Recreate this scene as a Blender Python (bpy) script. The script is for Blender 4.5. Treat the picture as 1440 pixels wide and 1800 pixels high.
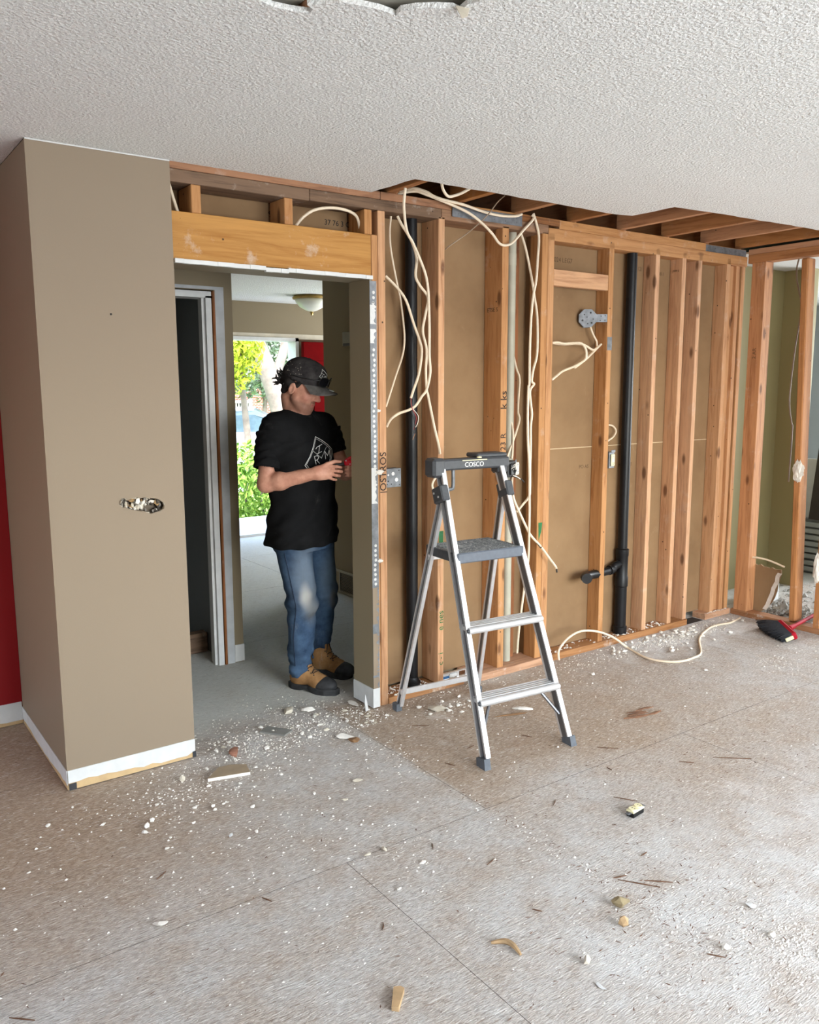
import bpy, bmesh, math, random
import numpy as np
from mathutils import Vector, Matrix, Euler
from mathutils.bvhtree import BVHTree

random.seed(7)
rng = np.random.default_rng(7)
scene = bpy.context.scene
for o in list(bpy.data.objects):
    bpy.data.objects.remove(o)
COL = scene.collection
PI = math.pi

# ------------------------------------------------------------------ camera
CAM_LOC = Vector((-1.2225, -3.2941, 1.5717))
YAW, PITCH, ROLL = math.radians(35.6047), math.radians(8.5466), math.radians(-0.1856)
fw = Vector((math.sin(YAW) * math.cos(PITCH), math.cos(YAW) * math.cos(PITCH), -math.sin(PITCH)))
rt = Vector((math.cos(YAW), -math.sin(YAW), 0))
up = rt.cross(fw)
r2 = rt * math.cos(ROLL) + up * math.sin(ROLL)
u2 = up * math.cos(ROLL) - rt * math.sin(ROLL)
cam_d = bpy.data.cameras.new('camera')
cam = bpy.data.objects.new('camera', cam_d)
COL.objects.link(cam)
cam_d.sensor_fit = 'HORIZONTAL'
cam_d.sensor_width = 36.0
cam_d.lens = 36.0 * 1466.98 / 1440.0
cam_d.clip_start = 0.05
cam_d.clip_end = 300
m = Matrix((r2, u2, -fw)).transposed().to_4x4()
m.translation = CAM_LOC
cam.matrix_world = m
scene.camera = cam

# ------------------------------------------------------------------ sky, sun, daylight at the windows, added fill lamps, exposure
world = bpy.data.worlds.new('world')
scene.world = world
world.use_nodes = True
wn = world.node_tree.nodes
wl = world.node_tree.links
bg = wn['Background']
sky = wn.new('ShaderNodeTexSky')
sky.sky_type = 'NISHITA'
sky.sun_disc = False
sky.sun_elevation = math.radians(55)
sky.sun_rotation = math.radians(200)
sky.air_density = 1.3
sky.dust_density = 3.0
wl.new(sky.outputs['Color'], bg.inputs['Color'])
bg.inputs['Strength'].default_value = 1.5

def light(name, kind, loc, rot, energy, color=(1, 1, 1), sx=1, sy=1):
    d = bpy.data.lights.new(name, kind)
    d.energy = energy
    d.color = color
    if kind == 'AREA':
        d.shape = 'RECTANGLE'
        d.size = sx
        d.size_y = sy
    o = bpy.data.objects.new(name, d)
    o.location = loc
    o.rotation_euler = rot
    COL.objects.link(o)
    return o

sun = light('sun', 'SUN', (0, -10, 20), (math.radians(35), 0, math.radians(-25)), 5.0, (1, .95, .86))
sun.data.angle = math.radians(2)
# daylight entering through the big rear window, the patio door on the right and the next room's window
light('rear_window_daylight', 'AREA', (1.35, -5.51, 1.35), (math.radians(90), 0, 0), 228, (.865, .94, 1), 3.3, 1.75)
light('patio_door_daylight', 'AREA', (4.45, -3.1, 1.95), (math.radians(48), 0, math.radians(90)), 52, (.865, .94, 1), 2.3, 1.6)
light('left_fill_light', 'AREA', (-4.27, -1.6, 1.4), (math.radians(90), 0, math.radians(-90)), 34, (.865, .94, 1), 1.5, 1.2)  # unseen lamp added to brighten the pillar side and left floor
light('next_room_window_daylight', 'AREA', (8.05, -0.8, 1.4), (math.radians(90), 0, math.radians(90)), 230, (.93, .97, 1), 1.5, 1.3)
light('foyer_fill_light', 'AREA', (4.74, 3.6, 1.4), (math.radians(90), 0, math.radians(90)), 85, (.93, .98, 1), 1.3, 1.3)  # unseen lamp added to brighten the hall and foyer

vs = scene.view_settings
vs.view_transform = 'Standard'
vs.look = 'None'
vs.exposure = 0.11
vs.gamma = 1.0
vs.use_curve_mapping = False
scene.cycles.max_bounces = 7
scene.cycles.diffuse_bounces = 5
scene.cycles.glossy_bounces = 3
scene.cycles.transmission_bounces = 2
scene.cycles.adaptive_threshold = 0.02

# ------------------------------------------------------------------ helpers
def tag(o, label=None, cat=None, group=None, kind=None):
    if label: o['label'] = label
    if cat: o['category'] = cat
    if group: o['group'] = group
    if kind: o['kind'] = kind
    return o

def empty(name, loc=(0, 0, 0), rotz=0, label=None, cat=None, group=None, kind=None):
    o = bpy.data.objects.new(name, None)
    o.empty_display_size = .1
    COL.objects.link(o)
    o.location = loc
    o.rotation_euler = (0, 0, rotz)
    return tag(o, label, cat, group, kind)

def link_mesh(name, me, mat=None, parent=None, loc=(0, 0, 0), rot=(0, 0, 0), smooth=False):
    o = bpy.data.objects.new(name, me)
    COL.objects.link(o)
    if mat is not None and not me.materials:
        me.materials.append(mat)
    if parent is not None:
        o.parent = parent
    o.location = loc
    o.rotation_euler = rot
    if smooth:
        me.polygons.foreach_set('use_smooth', [True] * len(me.polygons))
    return o

class MB:
    def __init__(s):
        s.v = []
        s.f = []
        s.m = []
    def add(s, vs, fs, mi=0):
        n = len(s.v)
        s.v += [tuple(p) for p in vs]
        s.f += [tuple(i + n for i in f) for f in fs]
        s.m += [mi] * len(fs)
        return s
    def box(s, lo, hi, mi=0, M=None):
        x0, y0, z0 = lo
        x1, y1, z1 = hi
        vs = [(x0, y0, z0), (x1, y0, z0), (x1, y1, z0), (x0, y1, z0), (x0, y0, z1), (x1, y0, z1), (x1, y1, z1), (x0, y1, z1)]
        if M is not None:
            vs = [M @ Vector(p) for p in vs]
        return s.add(vs, [(0, 3, 2, 1), (4, 5, 6, 7), (0, 1, 5, 4), (1, 2, 6, 5), (2, 3, 7, 6), (3, 0, 4, 7)], mi)
    def bbox(s, lo, hi, b=.002, mi=0, M=None):
        # box with chamfered edges
        bm = bmesh.new()
        x0, y0, z0 = lo
        x1, y1, z1 = hi
        bmesh.ops.create_cube(bm, size=1)
        for v in bm.verts:
            v.co = Vector((x0 + (v.co.x + .5) * (x1 - x0), y0 + (v.co.y + .5) * (y1 - y0), z0 + (v.co.z + .5) * (z1 - z0)))
        bmesh.ops.bevel(bm, geom=bm.edges[:], offset=b, segments=1, affect='EDGES')
        bm.verts.index_update()
        vs = [M @ v.co if M is not None else v.co.copy() for v in bm.verts]
        s.add(vs, [[v.index for v in f.verts] for f in bm.faces], mi)
        bm.free()
        return s
    def tube(s, pts, r, seg=8, cap=True, mi=0, sub=0):
        P = [Vector(p) for p in pts]
        if sub:
            P = catmull(P, sub)
        n = len(P)
        R = r if hasattr(r, '__len__') else [r] * n
        if len(R) != n:
            R = list(np.interp(np.linspace(0, 1, n), np.linspace(0, 1, len(R)), R))
        T = []
        for i in range(n):
            a = P[max(i - 1, 0)]
            b = P[min(i + 1, n - 1)]
            t = (b - a)
            T.append(t.normalized() if t.length > 1e-9 else Vector((0, 0, 1)))
        ref = Vector((0, 0, 1)) if abs(T[0].z) < .9 else Vector((1, 0, 0))
        u = T[0].cross(ref).normalized()
        vs = []
        for i in range(n):
            u = (u - T[i] * u.dot(T[i]))
            u.normalize()
            w = T[i].cross(u)
            for k in range(seg):
                a = 2 * PI * k / seg
                vs.append(P[i] + (u * math.cos(a) + w * math.sin(a)) * R[i])
        fs = []
        for i in range(n - 1):
            for k in range(seg):
                k2 = (k + 1) % seg
                fs.append((i * seg + k, i * seg + k2, (i + 1) * seg + k2, (i + 1) * seg + k))
        if cap:
            fs.append(tuple(range(seg - 1, -1, -1)))
            fs.append(tuple((n - 1) * seg + k for k in range(seg)))
        return s.add(vs, fs, mi)
    def lathe(s, prof, seg=24, M=None, mi=0):
        vs = []
        for r, z in prof:
            for k in range(seg):
                a = 2 * PI * k / seg
                p = Vector((r * math.cos(a), r * math.sin(a), z))
                vs.append(M @ p if M is not None else p)
        fs = []
        for i in range(len(prof) - 1):
            for k in range(seg):
                k2 = (k + 1) % seg
                fs.append((i * seg + k, i * seg + k2, (i + 1) * seg + k2, (i + 1) * seg + k))
        fs.append(tuple(range(seg - 1, -1, -1)))
        fs.append(tuple((len(prof) - 1) * seg + k for k in range(seg)))
        return s.add(vs, fs, mi)
    def prism(s, poly, d0, d1, mi=0):
        # poly: 3D points in a plane, offset by vectors d0/d1
        n = len(poly)
        d0 = Vector(d0)
        d1 = Vector(d1)
        vs = [Vector(p) + d0 for p in poly] + [Vector(p) + d1 for p in poly]
        fs = [tuple(range(n - 1, -1, -1)), tuple(range(n, 2 * n))]
        for i in range(n):
            j = (i + 1) % n
            fs.append((i, j, n + j, n + i))
        return s.add(vs, fs, mi)
    def build(s, name, mat, parent=None, loc=(0, 0, 0), rot=(0, 0, 0), smooth=False, origin=None):
        if origin is not None:
            og = Vector(origin)
            vs = [Vector(p) - og for p in s.v]
            loc = og
        else:
            vs = s.v
        me = bpy.data.meshes.new(name)
        me.from_pydata([tuple(p) for p in vs], [], s.f)
        mats = mat if isinstance(mat, (list, tuple)) else [mat]
        for q in mats:
            me.materials.append(q)
        if len(mats) > 1:
            me.polygons.foreach_set('material_index', s.m)
        bm = bmesh.new()
        bm.from_mesh(me)
        bmesh.ops.recalc_face_normals(bm, faces=bm.faces[:])
        bm.to_mesh(me)
        bm.free()
        o = link_mesh(name, me, None, parent, loc, rot, smooth)
        if smooth == 'auto':
            sharp(me)
        return o

def sharp(me, ang=35):
    bm = bmesh.new()
    bm.from_mesh(me)
    for f in bm.faces: f.smooth = True
    for e in bm.edges:
        if len(e.link_faces) == 2 and e.calc_face_angle(0) > math.radians(ang):
            e.smooth = False
    bm.to_mesh(me)
    bm.free()

def catmull(P, sub):
    n = len(P)
    out = []
    for i in range(n - 1):
        p0 = P[max(i - 1, 0)]
        p1 = P[i]
        p2 = P[i + 1]
        p3 = P[min(i + 2, n - 1)]
        for k in range(sub):
            t = k / sub
            out.append(.5 * ((2 * p1) + (p2 - p0) * t + (2 * p0 - 5 * p1 + 4 * p2 - p3) * t * t + (3 * p1 - p0 - 3 * p2 + p3) * t ** 3))
    out.append(P[-1])
    return out

def text(name, body, size, M, mat, parent=None, ext=.0004):
    c = bpy.data.curves.new(name, 'FONT')
    c.body = body
    c.size = size
    c.extrude = ext
    c.align_x = 'CENTER'
    c.align_y = 'CENTER'
    c.resolution_u = 3
    o = bpy.data.objects.new(name, c)
    COL.objects.link(o)
    dg = bpy.context.evaluated_depsgraph_get()
    me = bpy.data.meshes.new_from_object(o.evaluated_get(dg))
    bpy.data.objects.remove(o)
    bpy.data.curves.remove(c)
    me.transform(M)
    me.materials.clear()
    return link_mesh(name, me, mat, parent)

def basis(x, y, z, loc):
    M = Matrix((x, y, z)).transposed().to_4x4()
    M.translation = Vector(loc)
    return M

# ------------------------------------------------------------------ materials
def srgb(r, g, b):
    f = lambda c: (c / 255 / 12.92) if c / 255 <= .04045 else ((c / 255 + .055) / 1.055) ** 2.4
    return (f(r), f(g), f(b), 1)

class NT:
    def __init__(s, name):
        s.mat = bpy.data.materials.new(name)
        s.mat.use_nodes = True
        s.n = s.mat.node_tree.nodes
        s.l = s.mat.node_tree.links
        s.b = s.n['Principled BSDF']
    def node(s, t, **kw):
        n = s.n.new(t)
        for k, v in kw.items():
            if hasattr(n, k): setattr(n, k, v)
        return n
    def link(s, a, b):
        s.l.new(a, b)
    def noise(s, vec, scale, detail=4, rough=.55, dist=0):
        n = s.node('ShaderNodeTexNoise')
        n.inputs['Scale'].default_value = scale
        n.inputs['Detail'].default_value = detail
        n.inputs['Roughness'].default_value = rough
        n.inputs['Distortion'].default_value = dist
        if vec is not None: s.link(vec, n.inputs['Vector'])
        return n.outputs['Fac']
    def vor(s, vec, scale, feature='F1'):
        n = s.node('ShaderNodeTexVoronoi', feature=feature)
        n.inputs['Scale'].default_value = scale
        if vec is not None: s.link(vec, n.inputs['Vector'])
        return n
    def ramp(s, fac, stops):
        n = s.node('ShaderNodeValToRGB')
        e = n.color_ramp.elements
        while len(e) < len(stops): e.new(.5)
        for i, (p, c) in enumerate(stops):
            e[i].position = p
            e[i].color = c if len(c) == 4 else (*c, 1)
        s.link(fac, n.inputs['Fac'])
        return n.outputs['Color']
    def mix(s, fac, a, b, mode='MIX'):
        n = s.node('ShaderNodeMix', data_type='RGBA', blend_type=mode)
        for sock, v in ((n.inputs[0], fac), (n.inputs[6], a), (n.inputs[7], b)):
            if hasattr(v, 'links'): s.link(v, sock)
            elif isinstance(v, (int, float)): sock.default_value = v
            else: sock.default_value = v if len(v) == 4 else (*v, 1)
        return n.outputs[2]
    def math(s, op, a, b=0, clamp=False):
        n = s.node('ShaderNodeMath', operation=op, use_clamp=clamp)
        for i, v in enumerate((a, b)):
            if hasattr(v, 'links'): s.link(v, n.inputs[i])
            else: n.inputs[i].default_value = v
        return n.outputs[0]
    def mapping(s, vec, scale=(1, 1, 1), loc=(0, 0, 0), rot=(0, 0, 0)):
        n = s.node('ShaderNodeMapping')
        n.inputs['Scale'].default_value = scale
        n.inputs['Location'].default_value = loc
        n.inputs['Rotation'].default_value = rot
        s.link(vec, n.inputs['Vector'])
        return n.outputs[0]
    def coords(s, kind='Object'):
        return s.node('ShaderNodeTexCoord').outputs[kind]
    def pos(s):
        return s.node('ShaderNodeNewGeometry').outputs['Position']
    def sep(s, vec):
        n = s.node('ShaderNodeSeparateXYZ')
        s.link(vec, n.inputs[0])
        return n.outputs
    def bump(s, h, strength=.3, dist=.01):
        n = s.node('ShaderNodeBump')
        n.inputs['Strength'].default_value = strength
        n.inputs['Distance'].default_value = dist
        s.link(h, n.inputs['Height'])
        s.link(n.outputs[0], s.b.inputs['Normal'])
    def color(s, c):
        if hasattr(c, 'links'): s.link(c, s.b.inputs['Base Color'])
        else: s.b.inputs['Base Color'].default_value = c if len(c) == 4 else (*c, 1)
        return s
    def set(s, rough=.6, metal=0, spec=.5):
        s.b.inputs['Roughness'].default_value = rough
        s.b.inputs['Metallic'].default_value = metal
        s.b.inputs['Specular IOR Level'].default_value = spec
        return s

def plain(name, col, rough=.6, metal=0, var=.12, scale=12, bump=0, spec=.5):
    t = NT(name)
    v = t.coords()
    n = t.noise(v, scale, 5)
    c = col if len(col) == 4 else (*col, 1)
    dk = tuple(x * (1 - var) for x in c[:3]) + (1,)
    lt = tuple(min(1, x * (1 + var)) for x in c[:3]) + (1,)
    t.color(t.ramp(n, [(.3, dk), (.7, lt)]))
    t.set(rough, metal, spec)
    if bump: t.bump(n, bump, .004)
    return t.mat

def wood(name, axis, light_c, dark_c, dust=0.0, knots=True):
    t = NT(name)
    oc = t.coords('Object')
    oi = t.node('ShaderNodeObjectInfo')
    rnd = oi.outputs['Random']
    cm = t.node('ShaderNodeCombineXYZ')
    for i in range(3):
        t.link(t.math('MULTIPLY', rnd, 37.0 + 11 * i), cm.inputs[i])
    va = t.node('ShaderNodeVectorMath', operation='ADD')
    t.link(oc, va.inputs[0])
    t.link(cm.outputs[0], va.inputs[1])
    sc = [1, 1, 1]
    sc[axis] = .07
    v = t.mapping(va.outputs[0], tuple(sc))
    g1 = t.noise(v, 28, 6, .6, 1.2)
    g2 = t.noise(v, 140, 3, .6)
    g = t.math('ADD', t.math('MULTIPLY', g1, .75), t.math('MULTIPLY', g2, .25))
    col = t.ramp(g, [(.32, dark_c), (.52, light_c), (.75, tuple(min(1, c * 1.18) for c in light_c[:3]))])
    # piece-to-piece tone
    hsv = t.node('ShaderNodeHueSaturation')
    t.link(col, hsv.inputs['Color'])
    t.link(t.math('ADD', t.math('MULTIPLY', rnd, .34), .82), hsv.inputs['Value'])
    t.link(t.math('ADD', t.math('MULTIPLY', rnd, -.22), 1.06), hsv.inputs['Saturation'])
    col = hsv.outputs[0]
    if knots:
        sk = [1, 1, 1]
        sk[axis] = .38
        kv = t.mapping(va.outputs[0], tuple(sk))
        vo = t.vor(kv, 9.0)
        kf = t.ramp(vo.outputs['Distance'], [(.09, (1, 1, 1)), (.17, (0, 0, 0))])
        col = t.mix(t.math('MULTIPLY', kf, .8), col, (.10, .035, .012, 1))
        # nail holes
        vn = t.vor(va.outputs[0], 13.0)
        nf = t.ramp(vn.outputs['Distance'], [(.05, (1, 1, 1)), (.065, (0, 0, 0))])
        col = t.mix(t.math('MULTIPLY', nf, .9), col, (.02, .012, .008, 1))
    if dust:
        d = t.noise(va.outputs[0], 9, 6, .7)
        df = t.ramp(d, [(.58, (0, 0, 0)), (.72, (1, 1, 1))])
        col = t.mix(t.math('MULTIPLY', df, dust), col, (.62, .55, .48, 1))
    t.color(col).set(.7, 0, .3)
    t.bump(g2, .12, .003)
    return t.mat

WL, WD = srgb(190, 139, 92), srgb(158, 104, 60)
W_X = wood('pine_lumber_x', 0, WL, WD, .25)
W_Y = wood('pine_lumber_y', 1, srgb(176, 120, 72), srgb(138, 86, 47), .1)
W_Z = wood('pine_lumber_z', 2, WL, WD, .22)
W_HEAD = wood('header_board_pine', 0, srgb(192, 142, 84), srgb(170, 116, 62), .5)
W_DARK = wood('weathered_dark_lumber', 0, srgb(112, 84, 60), srgb(66, 48, 34), .45)
W_DARKZ = wood('aged_brown_lumber', 2, srgb(150, 92, 50), srgb(98, 56, 28), .15)
W_SILL = wood('dusty_sill_lumber', 0, srgb(176, 128, 88), srgb(140, 92, 56), .9, False)
W_SILLY = wood('dusty_sill_lumber_y', 1, srgb(170, 124, 90), srgb(135, 90, 58), .9, False)

def wallpaint(name, c, bumpy=.06):
    t = NT(name)
    v = t.coords()
    n = t.noise(v, 160, 3)
    n2 = t.noise(v, 1.6, 3)
    t.color(t.mix(t.math('MULTIPLY', n2, .35), c, tuple(min(1, x * 1.12) for x in c[:3])))
    t.set(.62, 0, .3)
    t.bump(n, bumpy, .003)
    return t.mat

TAUPE = wallpaint('taupe_wall_paint', srgb(138, 122, 103))
HALL = wallpaint('hall_taupe_paint', srgb(134, 120, 96))
OLIVE = wallpaint('olive_wall_paint', srgb(150, 140, 100))
RED = wallpaint('red_wall_paint', srgb(132, 12, 18))
REDD = plain('red_door_paint', srgb(92, 2, 4), .95, 0, .1, 12, 0, .08)
GREY = wallpaint('grey_closet_paint', srgb(122, 124, 124))
NEXTW = wallpaint('grey_blue_wall_paint', srgb(158, 162, 160))
WHITE = plain('white_trim_paint', srgb(208, 208, 206), .5, 0, .06, 20)
SCAR = plain('bare_drywall_scar', srgb(198, 188, 170), .8, 0, .12, 10)
GYP = plain('gypsum_core', srgb(222, 216, 206), .9, 0, .1, 40, .5)
ABS = plain('black_abs_plastic', (.006, .006, .007), .40, 0, .2, 30, 0, .3)
ALU = plain('brushed_aluminium', (.74, .74, .75), .34, .65, .06, 40)
ALU_D = plain('grey_rail_web', (.16, .16, .17), .4, .7, .1, 30)
GALV = plain('galvanised_steel', (.20, .21, .225), .5, .5, .28, 30)
PLG = plain('dark_grey_plastic', srgb(66, 68, 72), .5, 0, .12, 60)
PLB = plain('slate_grey_plastic', srgb(92, 98, 108), .5, 0, .1, 60)
CABLE = plain('cream_cable_jacket', srgb(226, 208, 182), .5, 0, .06, 30)
CABLE_T = plain('thin_brown_cable_jacket', srgb(150, 132, 112), .5, 0, .1, 30)
COPPER = plain('copper_wire', (.72, .34, .16), .35, 1, .1, 30)
WIRE_R = plain('red_wire', (.32, .03, .03), .5)
WIRE_K = plain('black_wire', (.012, .012, .012), .5)
WIRE_W = plain('white_wire', srgb(222, 216, 206), .5)
GPIPE = plain('grey_plastic_pipe', srgb(172, 168, 150), .5, 0, .14, 6)
IVORY = plain('ivory_plastic', srgb(226, 218, 176), .4, 0, .06, 20)
BRASS = plain('brass', (.55, .40, .16), .32, 1, .1, 20)
INK = plain('black_ink', (.012, .010, .010), .8)
INKB = plain('faded_brown_ink', srgb(92, 70, 46), .9)
GREENP = plain('green_marker_paint', srgb(28, 104, 52), .6, 0, .3, 40)
WPRINT = plain('white_print', srgb(236, 236, 232), .7)

def kraft():
    t = NT('kraft_drywall_backing')
    v = t.coords()
    n = t.noise(v, 2.2, 5, .6)
    n2 = t.noise(t.mapping(v, (1, 1, .3)), 90, 3)
    sc = t.noise(t.mapping(v, (1, 1, .5), (0, 0, 0), (0, .5, 0)), 7, 8, .75, 2.0)
    col = t.ramp(n, [(.3, srgb(130, 102, 73)), (.7, srgb(150, 121, 89))])
    col = t.mix(t.math('MULTIPLY', t.ramp(sc, [(.63, (0, 0, 0)), (.76, (1, 1, 1))]), .35), col, srgb(178, 160, 134))
    t.color(col).set(.85, 0, .2)
    t.bump(n2, .06, .002)
    return t.mat
KRAFT = kraft()

def ceiling_mat():
    t = NT('textured_ceiling_paint')
    v = t.pos()
    vo = t.vor(v, 95, 'F1')
    n = t.noise(v, 125, 3, .68, .8)
    h = t.math('ADD', t.math('MULTIPLY', n, .8), t.math('MULTIPLY', vo.outputs['Distance'], .5))
    t.color(t.ramp(n, [(.25, srgb(226, 226, 223)), (.7, srgb(243, 243, 240))])).set(.85, 0, .2)
    t.bump(h, 1.0, .011)
    return t.mat
CEIL = ceiling_mat()

def floor_mat():
    t = NT('dusty_particle_board')
    v = t.pos()
    wob = t.noise(v, 3.0, 3)
    # pressed strands in three directions
    hs = []
    for ang, off in ((.22, 0), (-.18, 7), (.60, 13)):
        mv = t.mapping(v, (1, 4.6, 1), (off, off, 0), (0, 0, ang))
        hs.append(t.noise(mv, 40, 3, .66, .0))
    h = t.math('MAXIMUM', t.math('MAXIMUM', hs[0], hs[1]), hs[2])
    fine = t.noise(v, 260, 1)
    big = t.noise(v, .9, 3, .62, .4)
    med = t.noise(v, 5.5, 5, .7)
    board = t.ramp(h, [(.46, srgb(134, 110, 89)), (.60, srgb(170, 147, 123)), (.74, srgb(198, 179, 158))])
    dustc = t.ramp(h, [(.46, srgb(162, 157, 151)), (.59, srgb(193, 189, 184)), (.74, srgb(216, 213, 209))])
    x, y, z = t.sep(v)
    # clean board under the ladder sheet (x > .72) and at the left wall, plaster dust elsewhere
    def smooth(e0, e1, val):
        n = t.node('ShaderNodeMapRange', interpolation_type='SMOOTHSTEP')
        n.inputs['From Min'].default_value = e0
        n.inputs['From Max'].default_value = e1
        t.link(val, n.inputs['Value'])
        return n.outputs[0]
    wx = t.math('ADD', x, t.math('MULTIPLY', t.math('SUBTRACT', med, .5), .12))
    wy = t.math('ADD', y, t.math('MULTIPLY', t.math('SUBTRACT', big, .5), .9))
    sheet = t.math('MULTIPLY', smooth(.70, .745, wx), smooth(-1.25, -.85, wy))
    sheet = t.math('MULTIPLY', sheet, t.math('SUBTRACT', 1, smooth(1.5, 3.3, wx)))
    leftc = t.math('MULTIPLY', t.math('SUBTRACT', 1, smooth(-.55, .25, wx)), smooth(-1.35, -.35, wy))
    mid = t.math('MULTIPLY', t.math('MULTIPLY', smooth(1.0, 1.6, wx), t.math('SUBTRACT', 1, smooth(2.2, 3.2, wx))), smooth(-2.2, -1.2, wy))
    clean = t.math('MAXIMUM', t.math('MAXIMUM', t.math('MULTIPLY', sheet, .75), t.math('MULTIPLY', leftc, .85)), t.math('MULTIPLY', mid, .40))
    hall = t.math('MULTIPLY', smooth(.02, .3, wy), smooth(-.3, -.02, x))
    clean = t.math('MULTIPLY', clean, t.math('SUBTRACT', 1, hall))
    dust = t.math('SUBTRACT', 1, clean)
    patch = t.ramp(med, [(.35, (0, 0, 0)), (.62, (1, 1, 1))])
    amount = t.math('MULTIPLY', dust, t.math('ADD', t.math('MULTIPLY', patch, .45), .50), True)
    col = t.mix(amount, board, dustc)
    # pale trodden plaster smears
    sm = t.noise(v, 2.4, 6, .72, .3)
    smf = t.ramp(sm, [(.60, (0, 0, 0)), (.74, (1, 1, 1))])
    col = t.mix(t.math('MULTIPLY', smf, .55), col, srgb(222, 217, 212))
    # whiter spill in the near right corner
    sp = t.math('MULTIPLY', smooth(.2, .9, t.math('ADD', x, t.math('MULTIPLY', big, .6))), t.math('SUBTRACT', 1, smooth(-1.95, -1.35, wy)))
    col = t.mix(t.math('MULTIPLY', sp, t.math('ADD', t.math('MULTIPLY', patch, .30), .10)), col, srgb(218, 217, 215))
    # brown scuffs
    sf = t.noise(t.mapping(v, (1, 1.6, 1), (3, 5, 0)), 1.7, 6, .7, .6)
    sff = t.ramp(sf, [(.60, (0, 0, 0)), (.75, (1, 1, 1))])
    col = t.mix(t.math('MULTIPLY', sff, .45), col, srgb(150, 120, 96))
    # hall floor: greyer, with pale paper fibres; lightened in colour to stand in for daylight
    col = t.mix(t.math('MULTIPLY', hall, .72), col, srgb(208, 210, 204))
    speck = t.vor(v, 120)
    spf = t.ramp(speck.outputs['Distance'], [(.05, (1, 1, 1)), (.12, (0, 0, 0))])
    col = t.mix(t.math('MULTIPLY', spf, .45), col, srgb(235, 232, 226))
    sl = t.noise(t.mapping(v, (1, 9, 1), (1, 2, 0), (0, 0, .6)), 26, 2, .5, .5)
    slf = t.ramp(sl, [(.70, (0, 0, 0)), (.76, (1, 1, 1))])
    col = t.mix(t.math('MULTIPLY', slf, .6), col, srgb(112, 88, 66))
    # loose pressed-in fibres, pale and dark
    for ang, off, cc, amt in ((.15, 3, srgb(232, 226, 218), .55), (-.3, 9, srgb(236, 230, 222), .5), (.75, 21, srgb(120, 98, 78), .5), (-.9, 27, srgb(128, 106, 86), .45)):
        fv = t.mapping(v, (1, 8.5, 1), (off, off * 2, 0), (0, 0, ang))
        fn_ = t.noise(fv, 21, 2, .5, .6)
        ff_ = t.ramp(fn_, [(.655, (0, 0, 0)), (.69, (1, 1, 1))])
        col = t.mix(t.math('MULTIPLY', ff_, amt), col, cc)
    # white plaster powder swept against the right-hand sill
    pw = t.math('MULTIPLY', smooth(2.3, 3.0, wx), smooth(-.42, -.10, t.math('ADD', y, t.math('MULTIPLY', t.math('SUBTRACT', med, .5), .5))))
    pw = t.math('MULTIPLY', pw, t.math('SUBTRACT', 1, smooth(3.7, 3.95, x)))
    col = t.mix(t.math('MULTIPLY', pw, t.math('ADD', t.math('MULTIPLY', patch, .5), .25)), col, srgb(226, 226, 226))
    t.color(col).set(.85, 0, .18)
    hh = t.math('ADD', t.math('MULTIPLY', h, 1.0), t.math('MULTIPLY', fine, .25))
    t.bump(hh, .85, .009)
    return t.mat
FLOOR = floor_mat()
UNDER = plain('dark_underfloor', (.03, .02, .015), .9)

# ------------------------------------------------------------------ the room shell
H = 2.44
JB = 2.4527          # joist undersides
WF = 0.0127          # stud faces of the back wall (drywall face is y = 0)

def struct(name, mb, mat, parent=None, **kw):
    o = mb.build(name, mat, parent, **kw)
    if parent is None: o['kind'] = 'structure'
    return o

# floor: dark void with separate sheets laid on it
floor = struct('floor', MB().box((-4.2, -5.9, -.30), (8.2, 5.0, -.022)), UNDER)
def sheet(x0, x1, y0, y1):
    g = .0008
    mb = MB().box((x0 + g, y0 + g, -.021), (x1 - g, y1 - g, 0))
    mb.m = [1, 0, 1, 1, 1, 1]      # sheet edges coloured dark so the seams read as shaded gaps
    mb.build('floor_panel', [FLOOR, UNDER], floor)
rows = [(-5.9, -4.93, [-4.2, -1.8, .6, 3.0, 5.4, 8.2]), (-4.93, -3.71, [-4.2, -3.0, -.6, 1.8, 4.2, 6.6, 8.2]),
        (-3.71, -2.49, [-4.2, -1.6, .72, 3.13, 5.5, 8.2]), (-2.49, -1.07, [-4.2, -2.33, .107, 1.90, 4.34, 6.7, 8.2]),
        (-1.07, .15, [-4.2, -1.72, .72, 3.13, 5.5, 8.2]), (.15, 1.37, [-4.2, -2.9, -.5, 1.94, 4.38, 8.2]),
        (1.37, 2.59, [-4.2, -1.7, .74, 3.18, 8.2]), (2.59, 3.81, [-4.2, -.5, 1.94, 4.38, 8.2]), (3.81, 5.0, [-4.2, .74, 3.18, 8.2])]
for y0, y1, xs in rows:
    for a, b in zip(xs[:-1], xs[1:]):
        sheet(a, b, y0, y1)

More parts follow.
